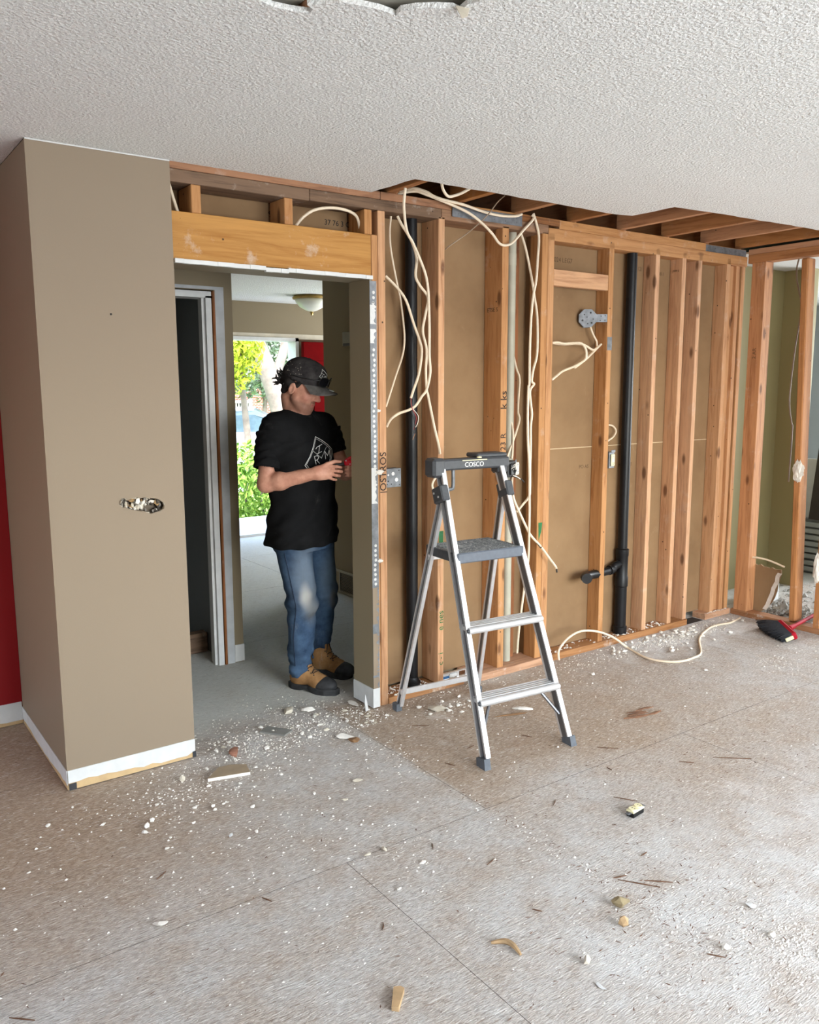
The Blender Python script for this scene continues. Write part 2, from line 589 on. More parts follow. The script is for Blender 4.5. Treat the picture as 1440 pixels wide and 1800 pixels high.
# ceiling: one drywall plane with the cut-out above the stud wall and the torn hole near the camera
def ragged(pts, amp, step, keep=True):
    out = []
    for i in range(len(pts) - 1):
        a = Vector(pts[i])
        b = Vector(pts[i + 1])
        n = max(1, int((b - a).length / step))
        for k in range(n):
            p = a.lerp(b, k / n)
            if k: p += Vector((random.uniform(-amp, amp), random.uniform(-amp, amp)))
            out.append(p)
    out.append(Vector(pts[-1]))
    return out
notch = ragged([(.935, .008), (.957, -.299), (2.226, -.292), (2.329, -.318), (2.332, -.577), (2.70, -.613), (3.44, -.652), (3.885, -.668)], .006, .06)
outer = [Vector((-4.2, .84)), Vector((-.52, .84)), Vector((-.52, 0)), Vector((.0, 0)), Vector((.0, .008))] + notch + [Vector((3.885, -5.5)), Vector((-4.2, -5.5))]
hole = [(-.36, -1.47), (-.307, -1.435), (-.265, -1.422), (-.22, -1.428), (-.179, -1.442), (-.185, -1.465), (-.205, -1.475), (-.192, -1.487), (-.17, -1.51), (-.149, -1.535), (-.10, -1.545), (-.055, -1.552),
        (-.018, -1.549), (-.006, -1.546), (-.012, -1.575), (.009, -1.605), (.045, -1.635), (.079, -1.655), (.102, -1.652), (.095, -1.69), (.12, -1.76), (.10, -1.86), (.0, -1.93), (-.12, -1.90), (-.25, -1.95), (-.38, -1.86), (-.44, -1.70), (-.42, -1.55)]
bm = bmesh.new()
def loop(pts, z):
    vs = [bm.verts.new((p[0], p[1], z)) for p in pts]
    return [bm.edges.new((vs[i], vs[(i + 1) % len(vs)])) for i in range(len(vs))]
ed = loop(outer, H) + loop(hole, H)
bmesh.ops.triangle_fill(bm, edges=ed, use_beauty=True)
ex = bmesh.ops.extrude_face_region(bm, geom=bm.faces[:])
for g in ex['geom']:
    if isinstance(g, bmesh.types.BMVert): g.co.z += .0125
bmesh.ops.recalc_face_normals(bm, faces=bm.faces[:])
me = bpy.data.meshes.new('ceiling')
bm.to_mesh(me)
bm.free()
ceiling = link_mesh('ceiling', me, CEIL)
ceiling['kind'] = 'structure'
# torn paper flaps and the dark cavity boards of the hole
for k, (x, y, ax, L, w) in enumerate([(.095, -1.672, -.3, .035, .010)]):
    mb = MB()
    d = Vector((math.cos(ax), math.sin(ax), 0))
    n = Vector((-d.y, d.x, 0))
    c = Vector((x, y, H))
    pts = [c - d * L * .5, c + d * L * .5, c + d * L * .25 - n * w + Vector((0, 0, -.022)), c - d * L * .15 - n * w * .8 + Vector((0, 0, -.028)), c - d * L * .35 - n * w * .5 + Vector((0, 0, -.012))]
    mb.prism(pts, (0, 0, 0), (0, 0, .002))
    mb.build('torn_paper', SCAR, ceiling)
MB().box((-.548, -2.1, 2.466), (-.192, -1.2, 2.48)).box((-.148, -2.1, 2.470), (.213, -1.2, 2.484)).build('cavity_board', plain('pale_cavity_board', srgb(190, 184, 172), .9), ceiling)
# floor joists above the ceiling, running away from the back wall, and the lapped joist ends over the plate
JX = [-2.6, -2.19, -1.79, -1.38, -.98, -.57, -.17, .235, .64, 1.045, 1.435, 1.837, 2.243, 2.648, 3.045, 3.43, 3.80]
for x in JX:
    MB().bbox((x - .019, -5.4, JB), (x + .019, .045, JB + .235), .002).build('joist', W_Y, ceiling, origin=(x, -2.7, JB + .117))
for x in [.29, .70, 1.10, 1.475, 1.88, 2.29, 2.70, 3.095, 3.49, 3.84]:
    MB().bbox((x - .019, .05, JB), (x + .019, 2.4, JB + .235), .002).build('joist', W_Y, ceiling, origin=(x, 1.2, JB + .117))
for a, b in zip(JX[9:-1], JX[10:]):
    pass
MB().bbox((2.36, -.60, JB + .02), (2.62, -.56, JB + .235), .002).build('blocking', W_X, ceiling, origin=(2.5, -.58, 2.58))
MB().box((-4.2, -5.4, 2.69), (8.2, 5.1, 2.72)).build('subfloor_above', UNDER, ceiling)

# hall and next-room ceilings
hall_c = struct('ceiling_hall', MB().box((-.5, .166, 2.4404), (2.1, 2.25, 2.452)).box((.5, 2.25, 2.4404), (4.7, 4.9, 2.452)), CEIL)
next_c = struct('ceiling_next_room', MB().box((3.975, -1.7, 2.4404), (8.0, 2.05, 2.452)), CEIL)

# pillar (brown painted end of the wall) with the broken hole
pil = MB()
x0, x1 = -.52, 0.0
hz0, hz1 = 1.06, 1.155
# front skin with a ragged hole: built as a filled polygon and extruded
bm = bmesh.new()
def loopv(pts):
    vs = [bm.verts.new((p[0], 0, p[1])) for p in pts]
    return [bm.edges.new((vs[i], vs[(i + 1) % len(vs)])) for i in range(len(vs))]
hp = [(-.262, 1.118), (-.255, 1.135), (-.243, 1.142), (-.232, 1.131), (-.215, 1.138), (-.195, 1.141), (-.178, 1.136), (-.16, 1.139), (-.14, 1.134), (-.12, 1.131), (-.1, 1.122), (-.088, 1.112), (-.083, 1.099), (-.09, 1.085), (-.105, 1.078), (-.125, 1.074), (-.145, 1.072), (-.16, 1.080), (-.176, 1.086), (-.195, 1.089), (-.215, 1.094), (-.232, 1.102), (-.25, 1.105)]
ed = loopv([(x0, .012), (x1, .012), (x1, H - .003), (x0, H - .003)]) + loopv(hp)
bmesh.ops.triangle_fill(bm, edges=ed, use_beauty=True)
ex = bmesh.ops.extrude_face_region(bm, geom=bm.faces[:])
for g in ex['geom']:
    if isinstance(g, bmesh.types.BMVert): g.co.y += .0125
bmesh.ops.recalc_face_normals(bm, faces=bm.faces[:])
me = bpy.data.meshes.new('wall_pillar')
bm.to_mesh(me)
bm.free()
pillar = link_mesh('wall_pillar', me, TAUPE)
pillar['kind'] = 'structure'
MB().box((x0 + .02, .036, .012), (x1 - .02, .060, H - .003)).build('backing', plain('grey_brown_cavity', srgb(112, 100, 86), .9, 0, .3, 30), pillar)
MB().box((x0, .0126, .012), (x0 + .02, .060, H - .003)).box((x1 - .02, .0126, .012), (x1, .060, H - .003)).build('edge_return', TAUPE, pillar)
MB().box((x0, .060, .012), (x1, 1.06, H - .003)).build('return_face', TAUPE, pillar)
MB().box((x0 - .0012, -.0012, .10), (x0 + .004, .004, H - .004)).build('corner_bead', TAUPE, pillar)
MB().box((x0, -.003, H - .0045), (x1, .001, H - .0005)).build('caulk_line', WHITE, pillar)
# crumbled plaster in the hole
GP = plain('grey_torn_paper', srgb(128, 122, 114), .9, 0, .2, 20)
GB = plain('tan_torn_paper', srgb(150, 122, 84), .9, 0, .2, 20)
GD = plain('dark_torn_paper', srgb(74, 66, 58), .9, 0, .2, 20)
for k in range(64):
    x = random.uniform(-.258, -.088)
    z = 1.122 - (x + .25) * .17 + random.uniform(-.024, .022)
    s = random.uniform(.005, .015)
    bm = bmesh.new()
    bmesh.ops.create_icosphere(bm, subdivisions=1, radius=s)
    for v in bm.verts: v.co = Vector((v.co.x * 1.3, v.co.y * .6, v.co.z)) * random.uniform(.5, 1.25)
    me = bpy.data.meshes.new('plaster_fragment')
    bm.to_mesh(me)
    bm.free()
    link_mesh('plaster_fragment', me, random.choice([GYP, SCAR, GP, GP, GB, GD]), pillar, (x, random.uniform(.004, .026), z), (random.uniform(0, 3), random.uniform(0, 3), random.uniform(0, 3)))
# curled paper lips along the torn edge
for k in range(26):
    i = k % len(hp)
    p, q = Vector((hp[i][0], 0, hp[i][1])), Vector((hp[(i + 1) % len(hp)][0], 0, hp[(i + 1) % len(hp)][1]))
    c = p.lerp(q, random.random())
    MB().prism([p, q, c + Vector((random.uniform(-.004, .004), -.006, random.uniform(-.005, .005)))], (0, -.0003, 0), (0, .0007, 0)).build('paper_lip', SCAR if k % 3 else TAUPE, pillar)
lm = MB().lathe([(.0001, -.002), (.004, -.002), (.004, .002), (.0001, .002)], 10, Matrix.Translation((-.254, -.0005, 1.847)) @ Matrix.Rotation(PI / 2, 4, 'X'))
lm.build('nail_hole', INK, pillar)

# baseboard remains: white paint band, bare tan strip torn along a ragged edge, dark metal corner tips
def baseboard(name, p0, p1, nrm, h=.082, bare=.03, corner=True, lowz=.004):
    p0 = Vector(p0)
    p1 = Vector(p1)
    n = Vector(nrm)
    d = (p1 - p0)
    L = d.length
    d.normalize()
    K = max(6, int(L / .035))
    tops, bots = [], []
    for i in range(K + 1):
        s = L * i / K
        b = bare * (.6 + .5 * math.sin(s * 9 + 1) * .5 + .35 * random.random()) if bare else 0.004
        if bare and (s < .04 or s > L - .03): b = bare * .95
        tops.append(p0 + d * s + Vector((0, 0, h)))
        bots.append(p0 + d * s + Vector((0, 0, lowz + b)))
    mb = MB()
    mb.prism(tops + bots[::-1], n * .0004, n * .0032)
    o = mb.build(name, WHITE)
    o['kind'] = 'structure'
    if bare:
        MB().prism([p0 + Vector((0, 0, lowz)), p1 + Vector((0, 0, lowz)), p1 + Vector((0, 0, h - .01)), p0 + Vector((0, 0, h - .01))], n * .0002, n * .0016).build('bare_strip', plain('tan_backing_strip', srgb(196, 166, 122), .8, 0, .15, 14), o)
    return o
b1 = baseboard('baseboard_front', (-.519, 0, 0), (0, 0, 0), (0, -1, 0), .084, .030)
for xx in (-.517, -.012):
    MB().box((xx, -.0055, .004), (xx + (.028 if xx < -.1 else .014), -.0034, .030)).build('metal_tip', plain('dark_metal_tip', (.06, .062, .07), .45, .6), b1)
b2 = baseboard('baseboard_left', (-.52, .83, 0), (-.52, .0, 0), (-1, 0, 0), .084, .022)
b3 = baseboard('baseboard_red', (-4.1, .83, 0), (-.524, .83, 0), (0, -1, 0), .11, .018)

struct('wall_left', MB().box((-4.25, -5.5, 0), (-4.19, -2.4, H)).box((-4.25, -.8, 0), (-4.19, .83, H)).box((-4.25, -2.4, 0), (-4.19, -.8, .75)).box((-4.25, -2.4, 2.05), (-4.19, -.8, H)), TAUPE)
struct('wall_red', MB().box((-4.2, .83, .012), (-.521, .90, H - .003)), RED)

# rear wall with the big window (behind the camera) and the right-hand wall with the patio door
rw = MB()
rw.box((-4.2, -5.5, 0), (-.35, -5.4, H))
rw.box((3.05, -5.5, 0), (3.9, -5.4, H))
rw.box((-.35, -5.5, 0), (3.05, -5.4, .45))
rw.box((-.35, -5.5, 2.25), (3.05, -5.4, H))
struct('wall_rear', rw, TAUPE)
wf = MB()
for x in (-.35, .76, 1.9, 3.01):
    wf.box((x, -5.48, .45), (x + .04, -5.42, 2.25))
wf.box((-.35, -5.48, .45), (3.05, -5.42, .49))
wf.box((-.35, -5.48, 2.21), (3.05, -5.42, 2.25))
struct('window_1', wf, WHITE)
rp = MB()
rp.box((3.886, -1.95, 0), (3.97, -1.25, H))
rp.box((3.886, -5.4, 0), (3.97, -4.25, H))
rp.box((3.886, -4.25, 2.1), (3.97, -1.95, H))
struct('wall_right_rear', rp, TAUPE)
pf = MB()
for y in (-4.25, -3.12, -1.99):
    pf.box((3.90, y, 0), (3.96, y + .05, 2.1))
pf.box((3.90, -4.25, 0), (3.96, -1.95, .05))
pf.box((3.90, -4.25, 2.05), (3.96, -1.95, 2.1))
struct('window_2', pf, WHITE)

# ------------------------------------------------------------------ back wall: kraft-backed drywall of the far side + framing
YB1, YB2 = .152, .106      # deeper plumbing bays on the left, shallower bays on the right
wb = MB()
wb.box((.94, YB1, .04), (2.03, .178, 2.37))
wb.box((2.03, YB2, .04), (3.90, .178, 2.37))
back = struct('wall_back', wb, KRAFT)
# far-side drywall visible over the header, split at its tapered joint
MB().box((.002, .166, 2.062), (.60, .178, 2.40)).build('drywall_sheet', KRAFT, back)
MB().box((.603, .166, 2.062), (.94, .178, 2.40)).build('drywall_sheet', KRAFT, back)
MB().box((.002, .1785, 2.06), (2.0, .1795, 2.44)).build('hall_side_paint', HALL, back)
MB().box((.94, .1785, 0), (2.0, .1795, 2.06)).build('hall_side_paint', HALL, back)
# horizontal drywall joint in the right bays (a pale tape line)
MB().box((2.04, YB2 - .0012, 1.214), (3.9, YB2 + .001, 1.2185)).build('tape_joint', plain('pale_paper_edge', srgb(206, 184, 150), .8), back)

def stud(x0, x1, y0=WF, y1=None, z0=.038, z1=2.378, mat=None, lean=0, name='stud'):
    y1 = y1 if y1 is not None else (YB1 - .001 if x0 < 2.0 else YB2 - .001)
    cx, cy, cz = (x0 + x1) / 2, (y0 + y1) / 2, (z0 + z1) / 2
    o = MB().bbox((x0 - cx, y0 - cy, z0 - cz), (x1 - cx, y1 - cy, z1 - cz), .0025).build(name, mat or W_Z, back, loc=(cx, cy, cz))
    return o
# plates
def plate(x0, x1, z0, z1, mat, y0=WF, y1=.152, name='top_plate'):
    c = ((x0 + x1) / 2, (y0 + y1) / 2, (z0 + z1) / 2)
    return MB().bbox((x0, y0, z0), (x1, y1, z1), .002).build(name, mat, back, origin=c)
W_BRN = wood('brown_stained_lumber', 0, srgb(146, 96, 56), srgb(98, 60, 34), .3)
plate(.002, .985, 2.416, 2.4505, W_BRN, .009)
plate(.002, .62, 2.366, 2.4155, W_DARK)
plate(.622, 1.34, 2.368, 2.4155, W_DARK)
plate(.987, 1.392, 2.416, 2.4505, W_BRN, .009)
plate(1.392, 1.86, 2.416, 2.4505, W_X)
plate(1.86, 2.14, 2.416, 2.4505, W_BRN, .009)
plate(1.342, 2.06, 2.368, 2.4155, wood('greyed_lumber', 0, srgb(138, 98, 64), srgb(92, 62, 40), .3))
plate(2.14, 3.43, 2.404, 2.4505, W_X)
plate(2.062, 3.882, 2.340, 2.4035, W_X)
plate(3.43, 3.882, 2.404, 2.4505, W_X, .03)
# galvanised strap plates on the top plate
def strap(x0, x1, z0, z1, y=WF):
    mb = MB().bbox((x0, y - .0042, z0), (x1, y - .0022, z1), .0004)
    o = mb.build('steel_tie_plate', GALV, back)
    for i in range(6):
        for zz in (.3, .7):
            xx = x0 + (x1 - x0) * (i + .5) / 6
            hm = MB().lathe([(.0001, 0), (.003, 0), (.003, .0015), (.0001, .0015)], 8, Matrix.Translation((xx, y - .0040, z0 + (z1 - z0) * zz)) @ Matrix.Rotation(PI / 2, 4, 'X'))
            hm.build('nail_head', ALU_D, o)
    return o
strap(1.40, 1.86, 2.386, 2.438, .008)
strap(3.43, 3.878, 2.395, 2.446, .028)
# opening: header board, cripples, jack and king stud
MB().bbox((.002, WF, 2.074), (.934, .150, 2.257), .002).build('header_board', W_HEAD, back, origin=(.47, .08, 2.165))
for x in (.088, .498, .900):
    stud(x, x + .040, z0=2.2575, z1=2.3655, name='cripple_stud')
stud(.936, .970, z0=.0, z1=2.2575, name='jack_stud')
stud(.972, 1.012, z0=.0, z1=2.3675, name='king_stud')
# soffit drywall with its crushed metal corner bead
sof = MB().box((.002, .0, 2.058), (.93, .178, 2.0705)).build('soffit_drywall', HALL, back)
sb = MB()
K = 26
for i in range(K):
    a = .004 + (.926) * i / K
    b = .004 + (.926) * (i + 1) / K
    dz = random.uniform(-.0006, .0006) + (-.005 if 11 <= i <= 13 else 0)
    sb.box((a, -.006 + random.uniform(-.002, .002), 2.057 + dz), (b, .012, 2.0735 + dz))
sb.build('crushed_bead', WHITE, sof)
# right jamb: drywall return, perforated corner bead, baseboard stub
jd = MB().box((.915, .0, .015), (.9275, .178, 2.058)).build('jamb_drywall', HALL, back)
MB().box((.928, .0, .015), (.953, .0122, 2.04)).build('cut_drywall_edge', GYP, back)
cb = MB().box((.9142, -.0025, .015), (.951, -.0003, 2.05)).build('corner_bead', GALV, back)
# paint left on the bead, in torn stretches
z = .1
while z < 2.0:
    L = random.uniform(.05, .22)
    if (z < .55 and random.random() < .95) or (.95 < z < 1.15) or (1.75 < z < 1.86):
        zz0, zz1 = z, min(z + L, 2.04)
        nn_ = max(4, int((zz1 - zz0) / .008))
        ed_ = [(.944 + random.uniform(-.012, .006), zz0 + (zz1 - zz0) * i / nn_) for i in range(nn_ + 1)]
        MB().prism([(.914, 0, zz0), ] + [(x, 0, q) for x, q in ed_] + [(.914, 0, zz1)], (0, -.0042, 0), (0, -.0026, 0)).build('paint_flake', TAUPE if z < .9 else WHITE, back)
    z += L * random.uniform(1.0, 1.6)
# bead perforations: small raised plaster rings
ring = MB().lathe([(.0030, 0), (.0080, 0), (.0070, .0022), (.0032, .0022)], 10).build('plaster_ring', WHITE, cb, loc=(.932, -.0026, 1.95), rot=(PI / 2, 0, 0))
z = 1.20
zs = []
while z < 2.02:
    if not (1.75 < z < 1.86): zs.append(z)
    z += .0235
for z in [.63 + .0235 * i for i in range(9)]: zs.append(z)
for z in zs:
    o = ring.copy()
    COL.objects.link(o)
    o.parent = cb
    o.location = (.932 + random.uniform(-.003, .004), -.0026, z)
for z, s in ((1.46, .012), (1.17, .022), (.74, .016)):
    bm = bmesh.new()
    bmesh.ops.create_icosphere(bm, subdivisions=2, radius=s)
    for v in bm.verts: v.co = Vector((v.co.x * 1.2, v.co.y * .5, v.co.z * .6)) * random.uniform(.75, 1.15)
    me = bpy.data.meshes.new('compound_blob')
    bm.to_mesh(me)
    bm.free()
    link_mesh('compound_blob', me, GYP, back, (.960, .002, z))
bj = MB()
bj.box((.9105, -.0005, .008), (.9145, .178, .105))
bj.build('baseboard_jamb', WHITE)['kind'] = 'structure'
bj2 = MB().box((.9105, -.0065, .008), (.950, -.0030, .105)).build('baseboard_jamb_front', WHITE)
bj2['kind'] = 'structure'

# studs of the back wall, left to right
stud(1.323, 1.361)
stud(1.735, 1.779)
stud(1.905, 1.945, .112, .151, mat=W_DARKZ, name='nailer_stud')
stud(2.016, 2.060, mat=W_Z)
stud(2.0615, 2.108, WF, .06, mat=W_Z)
stud(2.1095, 2.128, .055, .104, mat=W_Z, name='nailer_stud')
stud(2.543, 2.584)
stud(2.952, 2.990)
stud(3.205, 3.243)
stud(3.366, 3.402)
stud(3.662, 3.700)
stud(3.7015, 3.776, .040, .104, mat=W_Z)
stud(3.7775, 3.815, .02, .104, mat=W_Z)
stud(3.832, 3.869, .016, .104, mat=W_Z)
MB().bbox((2.1085, .015, 2.108), (2.5425, .053, 2.194), .002).build('blocking', W_X, back, origin=(2.32, .03, 2.15))
# bottom plates: missing across the opening, a separate raised board behind the ladder
plate(1.013, 1.50, .0, .032, W_SILL, .010, .15, 'bottom_plate')
plate(1.56, 2.06, .0, .040, W_SILL, -.012, .15, 'bottom_plate')
plate(2.062, 3.40, .0, .040, W_SILL, .0, .104, 'bottom_plate')
plate(3.60, 3.882, .0, .040, W_SILL, .002, .104, 'bottom_plate')
# dark sheet painted in for the shade of a hole between the plates
MB().box((3.405, .004, .001), (3.58, .09, .003)).build('dark_gap_sheet', UNDER, back)
# lumber marks: knots painted by hand, crayon and green paint
def mark(name, body, size, loc, mat, xdir=(1, 0, 0), zdir=(0, 0, 1)):
    X = Vector(xdir)
    Z = Vector(zdir)
    n = X.cross(Z).normalized()
    return text(name, body, size, basis(X, Z, n, loc), mat, back, .0002)
mark('stamp_lettering', '37 76 3 CAL', .034, (.868, .1652, 2.318), INK)
mark('stamp_lettering', '9', .036, (.507, .1652, 2.321), INK)
mark('stamp_lettering', '1024 LEG7', .036, (2.26, YB2 - .0008, 2.262), INKB)
mark('stamp_lettering', 'TEX 512/', .034, (2.875, YB2 - .0008, 2.265), INKB)
mark('stamp_lettering', '10108 1', .030, (3.10, YB2 - .0008, 2.25), INKB)
mark('stamp_lettering', 'PO AS', .030, (2.48, YB2 - .0008, 1.10), INKB)
mark('stamp_lettering', 'MADE EST', .028, (2.85, YB2 - .0008, 1.09), INKB)
mark('crayon_lettering', 'OSTROS', .050, (.992, WF - .0016, 1.17), INK, (0, 0, 1), (-1, 0, 0))
MB().box((.973, WF - .0014, 1.069), (1.012, WF - .0004, 1.073)).build('pencil_line', INK, back)
mark('crayon_lettering', 'k ks', .06, (1.757, WF - .0016, 1.50), INK, (0, 0, 1), (-1, 0, 0))
mark('crayon_lettering', '23 R', .05, (1.757, WF - .0016, 1.28), INK, (0, 0, 1), (-1, 0, 0))
# grade stamps on the side faces (they face -X)
def smark(body, size, loc):
    return text('grade_stamp', body, size, basis(Vector((0, -1, 0)), Vector((0, 0, 1)), Vector((-1, 0, 0)), loc), INKB, back, .0002)
smark('ETSE S', .030, (1.7338, .085, 1.965))
smark('JTPF 2', .018, (3.2038, .06, 2.27))
for x, z0, z1 in ((1.342, .70, .845), ):
    MB().bbox((x - .014, WF - .0012, z0), (x + .014, WF - .0004, z1), .0002).build('green_paint_mark', GREENP, back)
mark('green_paint_lettering', 'e nes', .05, (1.342, WF - .0012, .375), GREENP, (0, 0, 1), (-1, 0, 0))
mark('green_paint_lettering', 'c - i', .045, (1.342, WF - .0012, .17), GREENP, (0, 0, 1), (-1, 0, 0))
MB().prism([(2.026, 0, .82), (2.056, 0, .82), (2.05, 0, .77), (2.03, 0, .72)], (0, WF - .0012, 0), (0, WF - .0004, 0)).build('green_paint_mark', GREENP, back)
# nail plate on the stud by the round box
MB().bbox((2.5445, WF - .0028, 1.775), (2.583, WF - .0004, 1.85), .0005).build('nail_plate', GALV, back)

# ------------------------------------------------------------------ right wall framing
XR = 3.884
rtm = MB().box((3.9745, -.30, .04), (3.987, -.005, .10))
# torn lower drywall, a ragged panel
K = 14
top = []
for i in range(K + 1):
    y = -.005 - .295 * i / K
    zt = .37 - .02 * i / K + random.uniform(-.008, .008)
    top.append((3.9745, y, zt))
edge = [(3.9745, -.305, .33), (3.9745, -.298, .30), (3.9745, -.285, .25), (3.9745, -.28, .20), (3.9745, -.265, .15), (3.9745, -.245, .11), (3.9745, -.20, .06), (3.9745, -.16, .03), (3.9745, -.005, .03)]
rt_ = MB().prism(top + edge, (0, 0, 0), (.0125, 0, 0))
wr = struct('wall_right', rt_, KRAFT)
tp = []
for i in range(8):
    t_ = i / 7
    a, b = Vector((3.9735, -.304, .335)), Vector((3.9735, -.20, .055))
    p = a.lerp(b, t_)
    tp.append(p + Vector((0, -.010 + random.uniform(-.012, .006), random.uniform(-.01, .01))))
MB().prism(tp + [p + Vector((0, .028, .004)) for p in tp[::-1]], (0, 0, 0), (.003, 0, 0)).build('torn_gypsum_edge', GYP, wr)
def rpiece(name, lo, hi, mat, lean=None, b=.002):
    c = Vector([(lo[i] + hi[i]) / 2 for i in range(3)])
    o = MB().bbox(tuple(Vector(lo) - c), tuple(Vector(hi) - c), b).build(name, mat, wr, loc=c)
    if lean: o.rotation_euler = (lean, 0, 0)
    return o
W_PR = wood('pinkish_lumber_z', 2, srgb(186, 130, 84), srgb(148, 94, 54), .25)
rpiece('top_plate', (XR, -5.0, 2.416), (XR + .089, .010, 2.4505), W_Y)
rpiece('top_plate', (XR, -5.0, 2.362), (XR + .089, .010, 2.4155), W_Y)
rpiece('bottom_plate', (XR, -1.25, 0), (XR + .089, .0, .038), W_SILLY)
rpiece('stud', (XR, -.118, .0385), (XR + .089, -.022, 2.3615), W_PR)
s2 = rpiece('stud', (XR, -.435, .045), (XR + .089, -.391, 2.352), W_PR, math.radians(-1.72), .006)
s3 = rpiece('stud', (XR, -.628, .0385), (XR + .089, -.590, 2.3615), W_PR)
rpiece('stud', (XR, -1.03, .0385), (XR + .089, -.99, 2.3615), W_PR)
smk = text('grade_stamp', '2 AR', .035, basis(Vector((0, 0, 1)), Vector((0, 1, 0)), Vector((-1, 0, 0)), (XR - .001, -.072, 1.78)), INKB, wr, .0002)
# gypsum clump stuck on the second stud, torn drywall hanging at the third
for nm, loc, sc, n in (('stuck_plaster', (XR - .008, -.430, 1.03), (.012, .036, .068), 3), ('hanging_plaster', (XR - .012, -.60, .43), (.016, .024, .10), 3)):
    bm = bmesh.new()
    bmesh.ops.create_icosphere(bm, subdivisions=n, radius=1)
    for v in bm.verts: v.co *= 1 + random.uniform(-.28, .22)
    for v in bm.verts: v.co = Vector((v.co.x * sc[0], v.co.y * sc[1], v.co.z * sc[2]))
    me = bpy.data.meshes.new(nm)
    bm.to_mesh(me)
    bm.free()
    link_mesh(nm, me, GYP, wr, loc)
MB().prism([(XR - .004, -.60, .40), (XR - .004, -.66, .40), (XR - .004, -.66, 1.0), (XR - .004, -.625, 1.0), (XR - .004, -.618, .7), (XR - .004, -.605, .55)], (0, 0, 0), (-.013, 0, 0)).build('drywall_remnant', TAUPE, wr)

# ------------------------------------------------------------------ hall, closet, foyer beyond the opening
hl = MB()
hl.box((.605, 1.06, 0), (.71, 1.175, H))
hl.box((-.50, 1.06, 2.085), (.605, 1.175, H))
wall_hl = struct('wall_hall_left', hl, HALL)
sc_ = MB()
sc_.prism([(.612, 1.06, .0), (.655, 1.06, .0), (.662, 1.06, 2.105), (-.0, 1.06, 2.105), (-.0, 1.06, 2.088), (.612, 1.06, 2.088)], (0, -.0016, 0), (0, -.0002, 0))
sc_.build('unpainted_casing_scar', plain('cool_white_scar', srgb(184, 186, 188), .8), wall_hl)
MB().box((.596, 1.055, .0), (.6045, 1.17, 2.08)).build('rough_jamb', W_DARKZ, wall_hl)
d1 = MB()
d1.box((.560, 1.062, .0), (.592, 1.172, 2.055))
d1.box((-.4, 1.062, 2.045), (.592, 1.172, 2.078))
d1.box((.545, 1.085, .0), (.560, 1.12, 2.045))
door1 = struct('door_1', d1, WHITE)
MB().box((.24, 1.10, .9), (.26, 1.112, 1.0)).build('strike_plate', BRASS, door1)
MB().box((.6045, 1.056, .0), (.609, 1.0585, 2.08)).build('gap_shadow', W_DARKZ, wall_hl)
MB().bbox((.655, 1.0545, .004), (.7135, 1.0595, .105), .002).build('baseboard_hall_left', WHITE)['kind'] = 'structure'
cl = MB()
cl.box((-.50, 1.80, 0), (.95, 1.83, H))
cl.box((.62, 1.176, 0), (.70, 1.80, H))
cl.box((-.53, 1.062, 0), (-.50, 1.83, H))
struct('wall_closet', cl, GREY)
sl = MB().prism([(-.50, 1.19, 2.0), (.50, 1.19, 2.3), (.36, 1.19, 1.70), (-.50, 1.19, 1.35)], (0, .45, 0), (0, .50, 0))
struct('trim_closet_stair', sl, NEXTW)
MB().bbox((.30, 1.35, .0), (.61, 1.42, .12), .004).build('trim_closet_base', W_DARK)['kind'] = 'structure'

hr = MB()
hr.box((2.0, .181, 0), (2.10, 2.32, H))
wall_hr = struct('wall_hall_right', hr, HALL)
th = empty('thermostat', (2.0, 1.94, 1.912), 0, 'small beige chime box on the dim hall wall', 'thermostat')
MB().bbox((-.028, -.06, -.05), (0, .06, .05), .005).build('case', plain('beige_case', srgb(150, 146, 132), .6), th)
MB().bbox((-.030, -.045, -.05), (-.0285, .045, -.03), .0005).build('vent', PLG, th)
gr = empty('return_air_grille', (1.9995, 1.95, .09), 0, 'low return air grille at the base of the hall wall', 'grille')
gf = MB()
gf.box((-.012, -.25, .075), (0, .25, .095)).box((-.012, -.25, -.085), (0, .25, -.068)).box((-.012, .16, -.068), (0, .175, .075)).box((-.012, -.25, -.068), (0, -.235, .075))
gf.build('frame', plain('beige_grille_metal', srgb(150, 142, 126), .5), gr)
for i in range(12):
    MB().box((-.008, -.235, -.062 + i * .0115), (-.002, .16, -.0575 + i * .0115)).build('louvre', plain('dark_grille_metal', srgb(92, 86, 76), .5) if i == 0 else bpy.data.materials['dark_grille_metal'], gr)

fz = MB()
fz.box((2.10, 2.22, 0), (4.6, 2.32, H))
struct('wall_foyer_side', fz, HALL)
struct('wall_foyer_right', MB().box((4.6, 2.22, 0), (4.7, 2.9, H)).box((4.6, 4.3, 0), (4.7, 4.9, H)).box((4.6, 2.9, 0), (4.7, 4.3, .7)).box((4.6, 2.9, 2.1), (4.7, 4.3, H)), HALL)  # opening made for the added foyer fill lamp
struct('wall_foyer_left', MB().box((.60, 1.84, 0), (.70, 4.9, H)), HALL)
ff = MB()
ff.box((.7, 4.78, 0), (2.02, 4.92, H))
ff.box((3.10, 4.78, 0), (4.6, 4.92, H))
ff.box((2.02, 4.78, 2.085), (3.10, 4.92, H))
wall_f = struct('wall_front', ff, HALL)
MB().box((1.95, 4.776, 2.075), (3.9, 4.7795, 2.125)).build('unpainted_casing_scar', SCAR, wall_f)
MB().box((2.02, 4.77, 2.055), (3.6, 4.80, 2.073)).build('rough_head', W_DARK, wall_f)
dfm = MB()
dfm.box((3.062, 4.76, 0), (3.10, 4.94, 2.085)).box((2.02, 4.76, 0), (2.055, 4.94, 2.085)).box((2.02, 4.76, 2.05), (3.10, 4.94, 2.085)).box((2.02, 4.78, -.01), (3.10, 4.98, .025))
dfm.build('door_frame_front', WHITE)['kind'] = 'structure'
